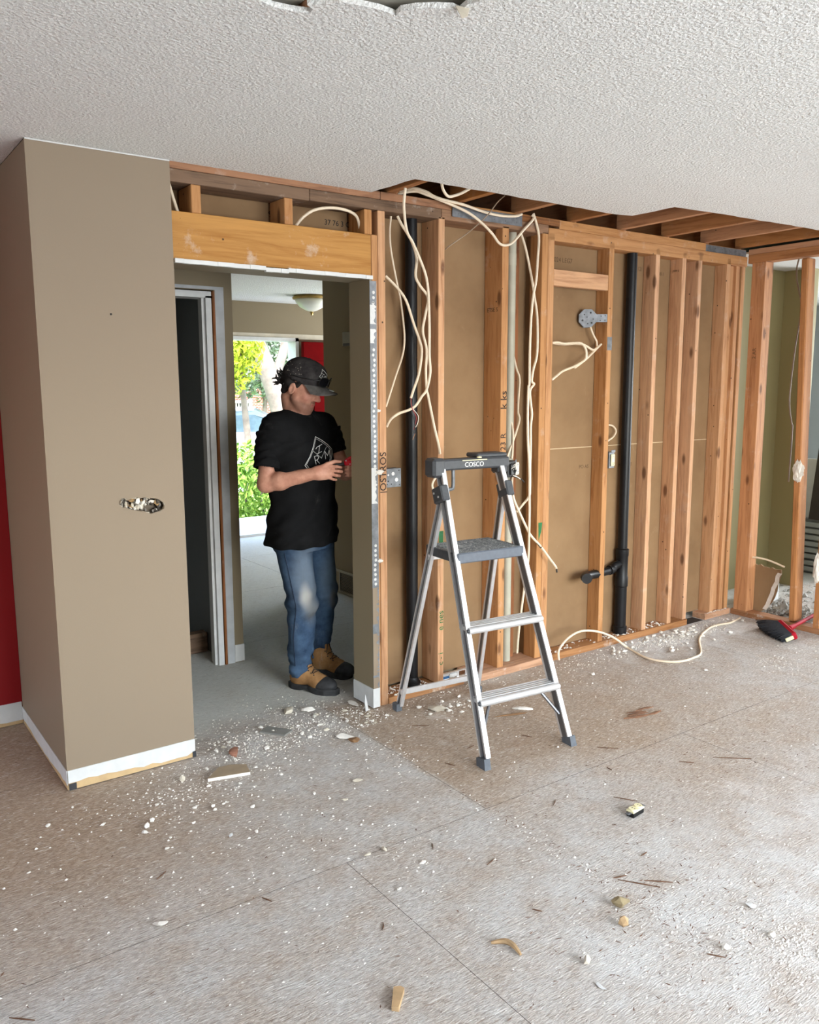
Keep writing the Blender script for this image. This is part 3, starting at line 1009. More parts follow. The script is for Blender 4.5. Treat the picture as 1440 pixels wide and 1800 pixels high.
rd = empty('door_2', (3.105, 4.72, 0), math.radians(6), kind='structure')
MB().bbox((0, -.045, .02), (.88, 0, 2.045), .003).build('leaf', REDD, rd)
for z0, z1 in ((.25, .85), (1.0, 1.85)):
    for xx0, xx1 in ((.12, .40), (.48, .76)):
        MB().bbox((xx0, -.052, z0), (xx1, -.0455, z1), .005).build('panel', REDD, rd)
MB().lathe([(.0001, 0), (.025, 0), (.03, .025), (.02, .05), (.0001, .055)], 16, Matrix.Translation((.82, -.046, .95)) @ Matrix.Rotation(PI / 2, 4, 'X')).build('knob', BRASS, rd, smooth=True)
# hall ceiling light: glass bowl in a brass ring
cl_ = empty('ceiling_light', (2.83, 3.98, 2.44), 0, 'frosted glass bowl ceiling light with brass ring in the hall', 'ceiling light')
MB().lathe([(.02, 0), (.17, -.002), (.185, -.02), (.18, -.032), (.14, -.034)], 32).build('ring', BRASS, cl_, smooth='auto')
MB().lathe([(.165, -.03), (.150, -.065), (.115, -.105), (.06, -.135), (.018, -.148), (.0001, -.15)], 32).build('bowl', plain('frosted_glass', srgb(232, 232, 220), .3, 0, .03), cl_, smooth=True)
MB().lathe([(.014, -.146), (.018, -.156), (.010, -.168), (.013, -.176), (.0001, -.188)], 16).build('finial', BRASS, cl_, smooth=True)

# ------------------------------------------------------------------ next room glimpsed through the right wall
nr = MB()
nr.box((3.99, .41, 0), (5.0, .50, H))
struct('wall_next_olive', nr, OLIVE)
struct('wall_next_return', MB().box((5.0, .185, 0), (5.08, .50, H)), OLIVE)
nr2 = MB()
nr2.box((5.08, 1.9, 0), (8.0, 2.0, H))
nr2.box((7.9, .0, 0), (8.0, 2.0, H)).box((7.9, -1.6, 0), (8.0, .0, .7)).box((7.9, -1.6, 2.1), (8.0, 0, H))
nr2.box((3.975, -1.7, 0), (8.0, -1.6, H))
struct('wall_next_room', nr2, NEXTW)

# ------------------------------------------------------------------ plumbing
def pipe(name, label, pts, r, mat, seg=20):
    t = empty(name, (pts[0][0], pts[0][1], 0), 0, label, 'pipe')
    o = Vector(t.location)
    MB().tube([Vector(p) - o for p in pts], r, seg).build('pipe_run', mat, t, smooth='auto')
    return t
p1 = pipe('vent_pipe', 'tall black plastic vent pipe beside the doorway stud', [(1.222, .10, .03), (1.222, .10, 2.40)], .030, ABS)
MB().lathe([(.030, .03), (.045, .032), (.045, .05), (.034, .06), (.030, .075)], 20).build('floor_collar', ABS, p1, smooth='auto')
p2 = empty('drain_stack', (2.795, .058, 0), 0, 'black plastic drain stack with side branch among the right studs', 'pipe')
MB().tube([(0, 0, .55), (-.003, 0, 2.345)], .030, 20).build('pipe_run', ABS, p2, smooth='auto')
MB().tube([(0, 0, .04), (0, 0, .36)], .036, 20).build('lower_pipe', ABS, p2, smooth='auto')
MB().lathe([(.036, .34), (.041, .345), (.041, .40), (.037, .41), (.037, .53), (.040, .54), (.040, .575), (.034, .578), (.0300, .58)], 24).build('tee', ABS, p2, smooth='auto')
MB().lathe([(.036, .035), (.043, .04), (.043, .085), (.036, .09)], 24).build('coupling', ABS, p2, smooth='auto')
MB().tube([(-.02, -.002, .485), (-.07, -.004, .478), (-.10, -.006, .458), (-.27, -.02, .455)], .024, 16, sub=4).build('branch_pipe', ABS, p2, smooth='auto')
MB().tube([(-.245, -.02, .455), (-.33, -.03, .458), (-.375, -.045, .46), (-.40, -.075, .46)], .026, 16, sub=5).build('elbow', ABS, p2, smooth='auto')
MB().tube([(-.39, -.062, .46), (-.408, -.088, .46)], .031, 16).build('elbow_hub', ABS, p2, smooth='auto')
MB().tube([(-.105, -.006, .4585), (-.125, -.007, .458)], .029, 16).build('branch_hub', ABS, p2, smooth='auto')
p3 = pipe('conduit', 'dusty grey plastic pipe between the studs behind the ladder', [(1.860, .082, .041), (1.862, .082, 2.367)], .024, GPIPE)
for zz in (1.05, 2.20):
    MB().tube([(0, 0, zz), (0, 0, zz + .06)], .0265, 20).build('coupling', GPIPE, p3, smooth='auto')

# ------------------------------------------------------------------ cables
CAB = {
'A':(0.0065,[(1.033,-0.120,2.448),(1.043,-0.094,2.375),(1.077,-0.067,2.278),(1.128,-0.041,2.236),(1.170,-0.028,2.184),(1.214,-0.025,2.103),(1.233,-0.022,2.033),(1.239,-0.020,1.967),(1.243,-0.020,1.854),(1.243,-0.020,1.720),(1.248,-0.020,1.638),(1.230,-0.015,1.557),(1.205,-0.009,1.524),(1.173,-0.004,1.481),(1.139,0.007,1.460),(1.091,0.025,1.443),(1.056,0.042,1.415),(1.045,0.060,1.380)]),
'B':(0.0065,[(1.108,0.050,2.362),(1.125,0.040,2.324),(1.155,0.030,2.280),(1.176,0.020,2.236),(1.190,0.010,2.170),(1.176,0.000,2.090),(1.196,-0.010,2.044),(1.234,-0.010,2.007),(1.242,-0.010,1.975),(1.225,-0.010,1.907),(1.211,-0.010,1.833),(1.234,-0.010,1.747),(1.229,-0.010,1.652),(1.234,-0.010,1.557),(1.242,-0.010,1.529),(1.263,-0.010,1.445),(1.285,-0.010,1.361),(1.308,-0.010,1.285),(1.317,-0.010,1.239)]),
'Cc':(0.0065,[(1.045,0.060,2.087),(1.109,0.049,2.031),(1.150,0.038,1.973),(1.184,0.026,1.868),(1.218,0.015,1.774),(1.214,0.004,1.720),(1.194,0.000,1.631),(1.160,0.000,1.550),(1.147,-0.000,1.516)]),
'Dd':(0.005,[(1.078,0.060,2.360),(1.079,0.073,2.292),(1.095,0.087,2.211),(1.133,0.100,2.084),(1.157,0.100,1.992),(1.173,0.100,1.892),(1.181,0.100,1.804),(1.159,0.087,1.721),(1.107,0.073,1.618),(1.042,0.060,1.476)]),
'E':(0.0065,[(1.113,0.050,2.461),(1.141,0.021,2.469),(1.178,-0.007,2.472),(1.210,-0.031,2.459),(1.283,-0.034,2.445),(1.383,-0.038,2.424),(1.471,-0.039,2.401),(1.546,-0.035,2.370),(1.624,-0.031,2.324),(1.675,-0.028,2.282),(1.726,-0.024,2.277),(1.777,-0.021,2.299),(1.851,-0.014,2.364),(1.927,-0.007,2.429),(1.923,-0.000,2.450)]),
'F':(0.0065,[(1.121,0.050,2.472),(1.147,0.018,2.482),(1.165,-0.014,2.482),(1.216,-0.034,2.469),(1.251,-0.042,2.453),(1.304,-0.050,2.442),(1.432,-0.042,2.436),(1.556,-0.034,2.421),(1.671,-0.030,2.415),(1.776,-0.030,2.423),(1.825,-0.030,2.438)]),
'G':(0.0065,[(1.129,-0.260,2.462),(1.155,-0.236,2.437),(1.202,-0.212,2.417),(1.243,-0.212,2.425),(1.273,-0.236,2.439),(1.307,-0.260,2.463)]),
'H':(0.003,[(1.554,-0.200,2.465),(1.567,-0.136,2.449),(1.569,-0.071,2.407),(1.549,-0.021,2.366),(1.521,0.021,2.329),(1.487,0.057,2.296),(1.441,0.079,2.261),(1.431,0.100,2.246)]),
'I':(0.0065,[(1.933,0.000,2.459),(1.957,-0.002,2.405),(1.972,-0.005,2.341),(1.964,-0.007,2.232),(1.953,-0.010,2.123),(1.934,-0.010,2.042),(1.925,-0.010,1.968),(1.919,-0.010,1.880),(1.916,-0.010,1.732),(1.917,-0.010,1.583),(1.911,-0.010,1.568),(1.909,-0.010,1.448),(1.913,-0.010,1.296),(1.925,-0.010,1.173),(1.931,-0.010,1.080),(1.933,-0.010,0.986),(1.936,-0.010,0.892),(1.938,-0.007,0.765),(1.953,0.010,0.633),(1.954,0.027,0.533),(1.924,0.043,0.236),(1.926,0.060,0.076)]),
'J':(0.0065,[(1.906,0.060,2.362),(1.933,0.049,2.280),(1.968,0.039,2.136),(1.982,0.028,2.033),(1.989,0.018,1.959),(1.990,0.010,1.847),(1.987,0.010,1.734),(1.963,0.010,1.659),(1.954,0.010,1.598),(1.971,0.010,1.583),(1.943,0.010,1.550),(1.948,0.010,1.489),(1.959,0.010,1.422),(1.952,0.010,1.355),(1.954,0.010,1.263),(1.956,0.013,1.138),(1.962,0.017,1.013),(1.960,0.022,0.971),(1.922,0.026,0.933),(1.876,0.030,0.893)]),
'K':(0.0055,[(1.841,0.090,1.447),(1.857,0.070,1.399),(1.861,0.050,1.326),(1.859,0.050,1.215),(1.855,0.050,1.185)]),
'L':(0.0055,[(1.884,0.090,1.762),(1.911,0.085,1.666),(1.931,0.080,1.611),(1.920,0.075,1.507),(1.914,0.070,1.434),(1.921,0.065,1.391),(1.887,0.060,1.312),(1.842,0.055,1.228),(1.818,0.050,1.187)]),
'Ma':(0.0065,[(1.861,0.050,1.092),(1.849,0.040,1.044),(1.854,0.030,0.970),(1.884,0.020,0.899),(1.929,0.003,0.803),(1.949,-0.013,0.758),(2.003,-0.030,0.698),(2.075,-0.040,0.613),(2.102,-0.050,0.576),(2.103,-0.060,0.561)]),
'O':(0.0065,[(2.112,0.020,1.804),(2.143,0.013,1.808),(2.189,0.005,1.802),(2.262,-0.002,1.807),(2.313,-0.009,1.805),(2.338,-0.016,1.774),(2.344,-0.016,1.737),(2.335,-0.009,1.712),(2.266,-0.002,1.680),(2.185,0.005,1.654),(2.149,0.013,1.630),(2.114,0.020,1.605)]),
'P':(0.0065,[(2.136,0.040,1.805),(2.221,0.037,1.801),(2.299,0.033,1.806),(2.369,0.030,1.802),(2.452,0.037,1.776),(2.492,0.043,1.786),(2.537,0.050,1.810)]),
'Q':(0.0065,[(2.311,0.040,1.672),(2.388,0.040,1.714),(2.446,0.047,1.747),(2.548,0.060,1.811)]),
'R':(0.0055,[(2.454,0.060,1.904),(2.473,0.055,1.863),(2.498,0.050,1.825),(2.510,0.055,1.797),(2.548,0.060,1.811)]),
'S':(0.005,[(2.642,0.080,1.344),(2.698,0.080,1.333),(2.725,0.080,1.302),(2.692,0.072,1.269),(2.624,0.056,1.246),(2.592,0.040,1.221)]),
'U':(0.005,[(3.950,-0.305,2.369),(3.950,-0.292,2.308),(3.950,-0.298,2.225),(3.950,-0.329,2.115),(3.950,-0.338,2.031),(3.950,-0.328,1.937),(3.950,-0.311,1.777),(3.950,-0.300,1.582),(3.950,-0.299,1.450),(3.950,-0.325,1.319),(3.950,-0.330,1.309),(3.950,-0.329,1.117),(3.950,-0.327,0.949)]),
'V':(0.0065,[(3.930,-0.090,0.409),(3.930,-0.156,0.416),(3.930,-0.243,0.410),(3.930,-0.350,0.386)]),
'W':(0.0065,[(0.577,0.070,2.261),(0.610,0.050,2.305),(0.662,0.033,2.338),(0.742,0.020,2.352),(0.831,0.033,2.350),(0.887,0.050,2.328),(0.915,0.070,2.258)]),
'X':(0.0065,[(0.004,0.050,2.399),(0.014,0.053,2.365),(0.030,0.057,2.315),(0.049,0.060,2.259)]),
'T':(0.0065,[(2.154,0.030,0.043),(2.154,0.008,0.078),(2.227,-0.014,0.135),(2.334,-0.036,0.157),(2.463,-0.058,0.134),(2.579,-0.080,0.082),(2.682,-0.102,0.007),(2.618,-0.286,0.006),(2.643,-0.391,0.006),(2.725,-0.452,0.006),(2.850,-0.455,0.007),(2.958,-0.421,0.006),(3.187,-0.248,0.006),(3.418,-0.151,0.006),(3.550,-0.135,0.006),(3.654,-0.153,0.006),(3.815,-0.122,0.006)]),
}
LAB = {
 'A': ('white cable hanging from the ceiling hole down to the king stud', CABLE),
 'B': ('white cable drooping from the top plate to the ladder top', CABLE),
 'Cc': ('cut white cable with stripped ends beside the black vent pipe', CABLE),
 'Dd': ('thin pale cable bowed beside the doorway king stud', CABLE),
 'E': ('long white cable looping below the top plate tie plate', CABLE),
 'F': ('white cable lying along the top plate into the ceiling hole', CABLE),
 'G': ('short white cable loop hanging from the ceiling cut edge', CABLE),
 'H': ('thin brown wire slanting from the joists to the stud', CABLE_T),
 'I': ('long white cable hanging straight right of the grey pipe', CABLE),
 'J': ('kinked white cable hanging beside the double stud', CABLE),
 'K': ('short cable running into the open outlet from the stud', CABLE),
 'L': ('wavy cable dropping into the open outlet above the ladder', CABLE),
 'Ma': ('loose cut cable swinging out below the open outlet', CABLE),
 'O': ('doubled white cable curling out of the double stud', CABLE),
 'P': ('white cable stretched to the hole below the round box', CABLE),
 'Q': ('short cable slanting up into the bored stud hole', CABLE),
 'R': ('short cable from the round box into the stud', CABLE),
 'S': ('little cable loop above the ivory wall outlet', CABLE),
 'U': ('thin cable hanging in the olive bay at right', CABLE_T),
 'V': ('white cable end crossing the low olive bay', CABLE),
 'W': ('white cable arched above the doorway header', CABLE),
 'X': ('short white cable beside the pillar above the header', CABLE),
 'T': ('white cable snaking across the floor from the sill', CABLE),
}
for k, (r, pts) in CAB.items():
    lab, mt = LAB[k]
    pts = [list(p) for p in pts]
    if k == 'T':
        # rises in an arch from the sill, then lies on the sheets
        pts = [[2.15, -.05, .02]] + [[p[0], min(p[1], -.045) if i < 7 else p[1], max(p[2], .0068)] for i, p in enumerate(pts[1:])]
    o = MB().tube(pts, r, 8, sub=5).build('cable', mt, smooth='auto')
    tag(o, lab, 'cable', 'loose electrical cables')
    if k == 'Cc':
        e = pts[-1]
        for mt2, dx, dy, L in ((WIRE_R, .030, -.004, .15), (WIRE_K, .022, .004, .17), (WIRE_W, .045, 0, .14)):
            q = [(e[0], e[1] + dy * .3, e[2]), (e[0] + dx * .1, e[1] + dy, e[2] - L * .3), (e[0] + dx * .95, e[1] + dy, e[2] - L * .6), (e[0] + dx * .9, e[1] - dy, e[2] - L * .85), (e[0] + dx * .6, e[1], e[2] - L)]
            MB().tube(q, .0018, 6, sub=4).build('conductor', mt2, o, smooth='auto')
        MB().tube([(e[0] + .024, e[1], e[2] - .17), (e[0] + .010, e[1], e[2] - .20)], .0011, 5).build('conductor', COPPER, o)
    if k == 'Ma':
        e = pts[-1]
        MB().tube([e, (e[0] + .004, e[1], e[2] - .02)], .005, 6).build('conductor', WIRE_K, o)
        a = Vector(pts[5]).lerp(Vector(pts[6]), .4)
        MB().tube([a, Vector(pts[6]).lerp(Vector(pts[7]), .1)], .0072, 8).build('jacket_print', WIRE_K, o)

# cable staples
# ------------------------------------------------------------------ electrical boxes
# octagonal box on a bracket
ob = empty('octagon_box', (2.44, .075, 1.952), math.radians(-38), 'galvanised octagonal junction box on the stud bracket', 'junction box')
RB = Matrix.Rotation(PI / 2, 4, 'X') @ Matrix.Rotation(PI / 8, 4, 'Z')
MB().lathe([(.052, -.012), (.054, .028), (.050, .028), (.047, -.008), (.0001, -.008)], 8, RB).build('box_shell', GALV, ob)
MB().lathe([(.054, -.014), (.054, -.0105), (.0001, -.0105)], 8, RB).build('back_cover', GALV, ob)
for i in range(8):
    a = 2 * PI * i / 8
    MB().lathe([(.0001, 0), (.0055, 0), (.0055, .002), (.0001, .002)], 10, Matrix.Translation((.034 * math.cos(a), -.0285 if False else .0125, .034 * math.sin(a))) @ Matrix.Rotation(-PI / 2, 4, 'X')).build('knockout', WIRE_K if i % 3 == 0 else ALU_D, ob)
for i, (xx, zz) in enumerate([(-.02, .02), (.015, .03), (.03, -.005), (-.03, -.012), (.0, -.03), (.022, -.026), (-.005, .006)]):
    MB().lathe([(.0001, 0), (.0055 if i % 2 else .0035, 0), (.0055 if i % 2 else .0035, .0016), (.0001, .0016)], 10, Matrix.Translation((xx, -.0285, zz)) @ Matrix.Rotation(PI / 2, 4, 'X')).build('knockout', WIRE_K, ob)
MB().lathe([(.0001, .0268), (.0495, .0268), (.0495, .0284), (.0001, .0284)], 8, RB).build('face_cover', GALV, ob)
MB().bbox((.045, -.026, -.022), (.11, -.022, .022), .0008).build('bracket', GALV, ob)
for xx, zz in ((.075, .011), (.098, .013), (.097, -.012), (.07, -.013)):
    MB().lathe([(.0001, 0), (.003, 0), (.003, .0015), (.0001, .0015)], 8, Matrix.Translation((xx, -.0262, zz)) @ Matrix.Rotation(PI / 2, 4, 'X')).build('screw_hole', WIRE_K, ob)
# square box beside the king stud (open side faces right, side wall seen)
sq = empty('square_box', (1.068, .045, 1.132), 0, 'square galvanised box fixed beside the doorway king stud', 'junction box')
sh = MB()
sh.bbox((-.052, -.003, -.046), (.048, .0, .046), .001).bbox((-.052, 0, -.046), (-.049, .05, .046), .0005).bbox((.045, 0, -.046), (.048, .05, .046), .0005).bbox((-.052, 0, .043), (.048, .05, .046), .0005).bbox((-.052, 0, -.046), (.048, .05, -.043), .0005)
sh.build('box_shell', GALV, sq)
for xx, zz, r in ((-.028, .015, .005), (-.028, -.015, .004), (-.035, -.03, .003), (-.037, .032, .003), (.0, .02, .009), (.02, -.01, .010), (-.01, -.03, .003), (.035, .035, .003), (.038, -.035, .003)):
    MB().lathe([(.0001, 0), (r, 0), (r, .0012), (.0001, .0012)], 12, Matrix.Translation((xx, -.0032, zz)) @ Matrix.Rotation(PI / 2, 4, 'X')).build('knockout', ALU if r > .0045 else WIRE_K, sq)
# open outlet hanging in its black box above the ladder
def outlet(t, w=.034, h=.068, mat=None, y=-.002):
    mat = mat or WIRE_W
    MB().bbox((-w / 2, y - .008, -h / 2), (w / 2, y, h / 2), .003).build('face', mat, t)
    for zz in (.019, -.019):
        MB().lathe([(.0001, 0), (.0125, 0), (.0125, .0015), (.0001, .0015)], 16, Matrix.Translation((0, y - .0082, zz)) @ Matrix.Rotation(PI / 2, 4, 'X')).build('socket', mat, t)
        for xx in (-.005, .005):
            MB().box((xx - .001, y - .0106, zz - .001), (xx + .001, y - .0099, zz + .007)).build('slot', WIRE_K, t)
        MB().lathe([(.0001, 0), (.0022, 0), (.0022, .0006), (.0001, .0006)], 8, Matrix.Translation((0, y - .0099, zz - .006)) @ Matrix.Rotation(PI / 2, 4, 'X')).build('slot', WIRE_K, t)
    return t
oo = empty('wall_outlet', (1.858, .018, 1.133), math.radians(18), 'white outlet pulled out of its black box above the ladder', 'outlet')
outlet(oo)
bk = MB()
bk.bbox((-.085, .0, -.042), (-.010, .055, .045), .004).bbox((-.070, -.012, -.030), (-.030, 0, .030), .003)
bk.build('black_box', WIRE_K, oo)
MB().bbox((-.006, .0, -.048), (.006, .004, .048), .001).build('yoke', GALV, oo)
for i in range(5):
    a = random.uniform(-.03, .03)
    MB().tube([(-.07 + i * .009, -.01, a), (-.062 + i * .008, -.022, a + .012), (-.05 + i * .005, -.012, a - .008)], .0020, 6, sub=3).build('conductor', WIRE_K if i % 2 else WIRE_W, oo)
MB().tube([(-.06, -.008, -.035), (-.03, -.02, -.045), (0, -.03, -.055), (.028, -.035, -.075)], .003, 6, sub=3).build('conductor', WIRE_K, oo)
MB().tube([(-.055, -.012, -.032), (-.03, -.024, -.042), (-.006, -.03, -.055)], .0025, 6, sub=3).build('conductor', WIRE_W, oo)
# ivory outlet on the fourth stud
o2 = empty('wall_outlet', (2.618, .012, 1.138), math.radians(8), 'ivory outlet hanging off the stud beside the drain stack', 'outlet')
outlet(o2, .036, .07, IVORY)
MB().bbox((-.026, .0, -.048), (.026, .05, .048), .002).build('steel_box', GALV, o2)
MB().bbox((-.012, -.004, .045), (.03, .0, .060), .002).build('bracket', GALV, o2)

# outlet lying on the floor
fo = empty('loose_outlet', (1.141, -1.425, 0), math.radians(6), 'ivory duplex outlet lying face up on the floor', 'outlet')
MB().bbox((-.034, -.016, .0), (.034, .016, .018), .002).build('back_body', ABS, fo)
MB().bbox((-.035, -.017, .0182), (.035, .017, .026), .002).build('face', IVORY, fo)
for xx in (-.018, .018):
    MB().lathe([(.0001, .026), (.0145, .026), (.0145, .030), (.0001, .030)], 18, Matrix.Translation((xx, 0, 0))).build('socket', IVORY, fo)
    for yy in (-.005, .005):
        MB().box((xx - .001, yy - .003, .0302), (xx + .006, yy - .001, .0306)).build('slot', WIRE_K, fo)
for s in (-1, 1):
    MB().bbox((s * .035 if s > 0 else -.054, -.009, .018), (.054 if s > 0 else -.035, .009, .0196), .0005).build('mounting_ear', GALV, fo)
    MB().lathe([(.0001, .016), (.0035, .016), (.0035, .0225), (.0001, .0225)], 10, Matrix.Translation((s * .045, 0, 0))).build('screw', ALU_D, fo)

# ------------------------------------------------------------------ step ladder
LR = math.radians(-5.575)
lad = empty('step_ladder', (1.168, -.8315, 0), LR, 'silver aluminium step ladder with grey platform in front of the studs', 'ladder')
def cbeam(p0, p1, out, w=.052, d=.022, t=.0035):
    p0 = Vector(p0)
    p1 = Vector(p1)
    ax = (p1 - p0).normalized()
    o_ = Vector(out)
    o_ = (o_ - ax * o_.dot(ax)).normalized()
    s_ = ax.cross(o_)
    M0 = Matrix((s_, o_, ax)).transposed().to_4x4()
    M0.translation = p0
    L = (p1 - p0).length
    a = MB().box((-w / 2, -d, 0), (-w / 2 + .008, 0, L), 0, M0).box((w / 2 - .012, -d, 0), (w / 2, 0, L), 0, M0)
    a.box((-w / 2 + .008, -d, 0), (w / 2 - .012, -d + .010, L), 1, M0)
    return a
K_ = .385
PLF = plain('grey_rubber_foot', srgb(88, 92, 98), .7, 0, .15, 40)
def fr(side, z):    # front rail point
    return Vector((side * (.232 - .060 * z / 1.2), K_ * z, z))
def rr(side, z):    # rear leg point
    return Vector((side * (.238 - .064 * z / 1.1), .735 - (.735 - .435) * z / 1.1, z))
for s in (-1, 1):
    cbeam(fr(s, .035), fr(s, 1.205), (s, 0, 0)).build('front_rail', [ALU, ALU_D], lad)
    cbeam(rr(s, .03), rr(s, 1.10), (s, 0, 0), .040, .018).build('rear_leg', [ALU, ALU_D], lad)
    # feet
    ft = MB()
    a = fr(s, .0)
    for (z0, e0), (z1, e1) in (((0, .032), (.040, .029)),):
        A = [(a.x - .016, a.y - e0 + .006, z0), (a.x + .016, a.y - e0 + .006, z0), (a.x + .016, a.y + e0 + .004, z0), (a.x - .016, a.y + e0 + .004, z0)]
        b = fr(s, z1)
        B = [(b.x - .014, b.y - e1, z1 + .004), (b.x + .014, b.y - e1, z1 + .004), (b.x + .014, b.y + e1, z1 - .008), (b.x - .014, b.y + e1, z1 - .008)]
        ft.add(A + B, [(0, 3, 2, 1), (4, 5, 6, 7), (0, 1, 5, 4), (1, 2, 6, 5), (2, 3, 7, 6), (3, 0, 4, 7)])
    ft.build('foot', PLF, lad)
    a = rr(s, 0)
    MB().bbox((a.x - .016, a.y - .024, 0), (a.x + .016, a.y + .022, .038), .003).build('foot', PLF, lad)
    # hinge collar
    c = fr(s, 1.10)
    Mh = Matrix.Translation(c) @ Matrix.Rotation(-math.atan(K_), 4, 'X')
    hc = MB().bbox((-.022, -.032, -.036), (.020, .050, .036), .006, 0, Mh)
    hc.build('hinge_collar', PLG, lad)
    for dy, dz in ((.03, .012), (.0, -.012)):
        MB().lathe([(.0001, 0), (.005, 0), (.005, .003), (.0001, .003)], 10, Mh @ Matrix.Translation((s * .022, dy, dz)) @ Matrix.Rotation(s * PI / 2, 4, 'Y')).build('rivet', ALU, lad)
    # diagonal brace under the lowest step
    MB().tube([fr(s, .13) - Vector((s * .02, 0, 0)), Vector((s * .135, K_ * .24 + .012, .235))], .0075, 8).build('brace', ALU_D, lad, smooth='auto')
# ridged steps
def step(z, depth=.085):
    a = fr(1, z)
    hw = a.x - .010
    y0 = a.y - .040
    o = MB().bbox((-hw, y0 + .004, z - .026), (hw, y0 + depth, z - .004), .004).build('step', ALU, lad)
    MB().tube([(-hw - .004, y0 + .004, z - .016), (hw + .004, y0 + .004, z - .016)], .0155, 14).build('nosing', ALU, o, smooth='auto')
    for i in range(4):
        MB().bbox((-hw, y0 + .014 + i * .018, z - .0035), (hw, y0 + .023 + i * .018, z + .0012), .0012).build('ridge', ALU, o)
    for s in (-1, 1):
        MB().lathe([(.0001, 0), (.010, 0), (.008, .006), (.0001, .006)], 12, Matrix.Translation((s * (hw + .004), y0 + .004, z - .016)) @ Matrix.Rotation(s * PI / 2, 4, 'Y')).build('end_cap', PLG, o)
    return o
step(.268)
step(.553)
# platform
dirty = NT('scuffed_black_platform')
vv = dirty.coords()
nn = dirty.noise(vv, 60, 8, .75, 1.0)
dirty.color(dirty.ramp(nn, [(.36, srgb(70, 72, 75)), (.52, srgb(118, 120, 121)), (.66, srgb(196, 192, 186))])).set(.7)
dirty.bump(nn, .3, .003)
pz = .852
pw = .178
py0, py1 = K_ * pz - .040, K_ * pz + .235
plf = MB().bbox((-pw, py0 + .012, pz - .034), (pw, py1, pz), .006).build('platform', dirty.mat, lad)
MB().bbox((-pw - .002, py0, pz - .046), (pw + .002, py0 + .0115, pz + .001), .005).build('front_lip', PLB, plf)
for s in (-1, 1):
    MB().bbox((s * pw - .004, py0 + .012, pz - .044), (s * pw + .004, py1 - .01, pz - .002), .002).build('side_skirt', PLG, plf)
for i in range(14):
    MB().bbox((-pw + .02, py0 + .03 + i * .017, pz + .0002), (pw - .02, py0 + .037 + i * .017, pz + .0026), .0008).build('tread_rib', dirty.mat, plf)
# rear cross bars
for z in (.10, .80):
    a, b = rr(-1, z), rr(1, z)
    MB().bbox((a.x, a.y - .008, z - .014), (b.x, a.y + .006, z + .014), .002).build('cross_bar', ALU, lad)
# top bar with tray, handle bracket, brand name
tz0, tz1 = 1.200, 1.250
ty = K_ * 1.225
tb = MB().bbox((-.205, ty - .034, tz0), (.205, ty + .034, tz1), .008).build('top_bar', PLG, lad)
MB().bbox((-.215, ty - .040, tz0 - .03), (-.150, ty + .046, tz1 + .006), .012).build('end_bracket', PLG, tb)
MB().bbox((.145, ty - .030, tz0 - .03), (.200, ty + .040, tz1 - .004), .010).build('end_bracket', PLG, tb)
MB().bbox((.03, ty - .02, tz1 - .002), (.20, ty + .075, tz1 + .018), .006).build('tool_tray', PLG, tb)
MB().bbox((-.060, ty - .0352, tz1 - .010), (.075, ty - .0335, tz1 - .006), .0006).build('tray_slot', IVORY, tb)
MB().lathe([(.0001, 0), (.012, 0), (.010, .006), (.0001, .008)], 14, Matrix.Translation((.035, ty - .028, tz1))).build('tray_button', IVORY, tb)
MB().tube([(-.088, ty, tz0 + .01), (-.088, ty, tz0 - .075), (-.098, ty, tz0 - .088), (-.15, ty - .01, tz0 - .09)], .0085, 8, sub=4).build('rod_handle', GALV, tb, smooth='auto')
text('brand_lettering', 'COSCO', .030, basis(Vector((1, 0, 0)), Vector((0, 0, 1)), Vector((0, -1, 0)), (.005, ty - .0346, tz0 + .022)), WPRINT, tb, .0006)

# folding wire at the ladder's left bracket (a short cable against the stud)
lw = MB().tube([(1.326, -.01, 1.10), (1.292, -.02, 1.13), (1.262, -.02, 1.095), (1.27, -.02, 1.06), (1.30, -.02, 1.02), (1.325, -.01, 1.0)], .0055, 8, sub=4).build('cable', CABLE, smooth='auto')
tag(lw, 'small bent cable loop poking past the ladder top bracket', 'cable', 'loose electrical cables')

# spirit level left on the sill behind the ladder
lv = empty('spirit_level', (1.455, .045, .0325), math.radians(1), 'small aluminium spirit level lying against the sill behind the ladder', 'spirit level')
MB().bbox((-.09, -.010, 0), (.09, .010, .004), .001).bbox((-.09, -.010, .034), (.09, .010, .038), .001).box((-.09, -.003, .004), (-.035, .003, .034)).box((.02, -.003, .004), (.035, .003, .034)).box((.08, -.003, .004), (.09, .003, .034)).build('frame', ALU, lv)
MB().bbox((-.088, -.0045, .008), (-.03, -.0032, .022), .0004).build('blue_band', plain('blue_label', srgb(40, 92, 140), .5), lv)
MB().bbox((-.034, -.006, .010), (.018, .006, .030), .002).build('vial_holder', WHITE, lv)

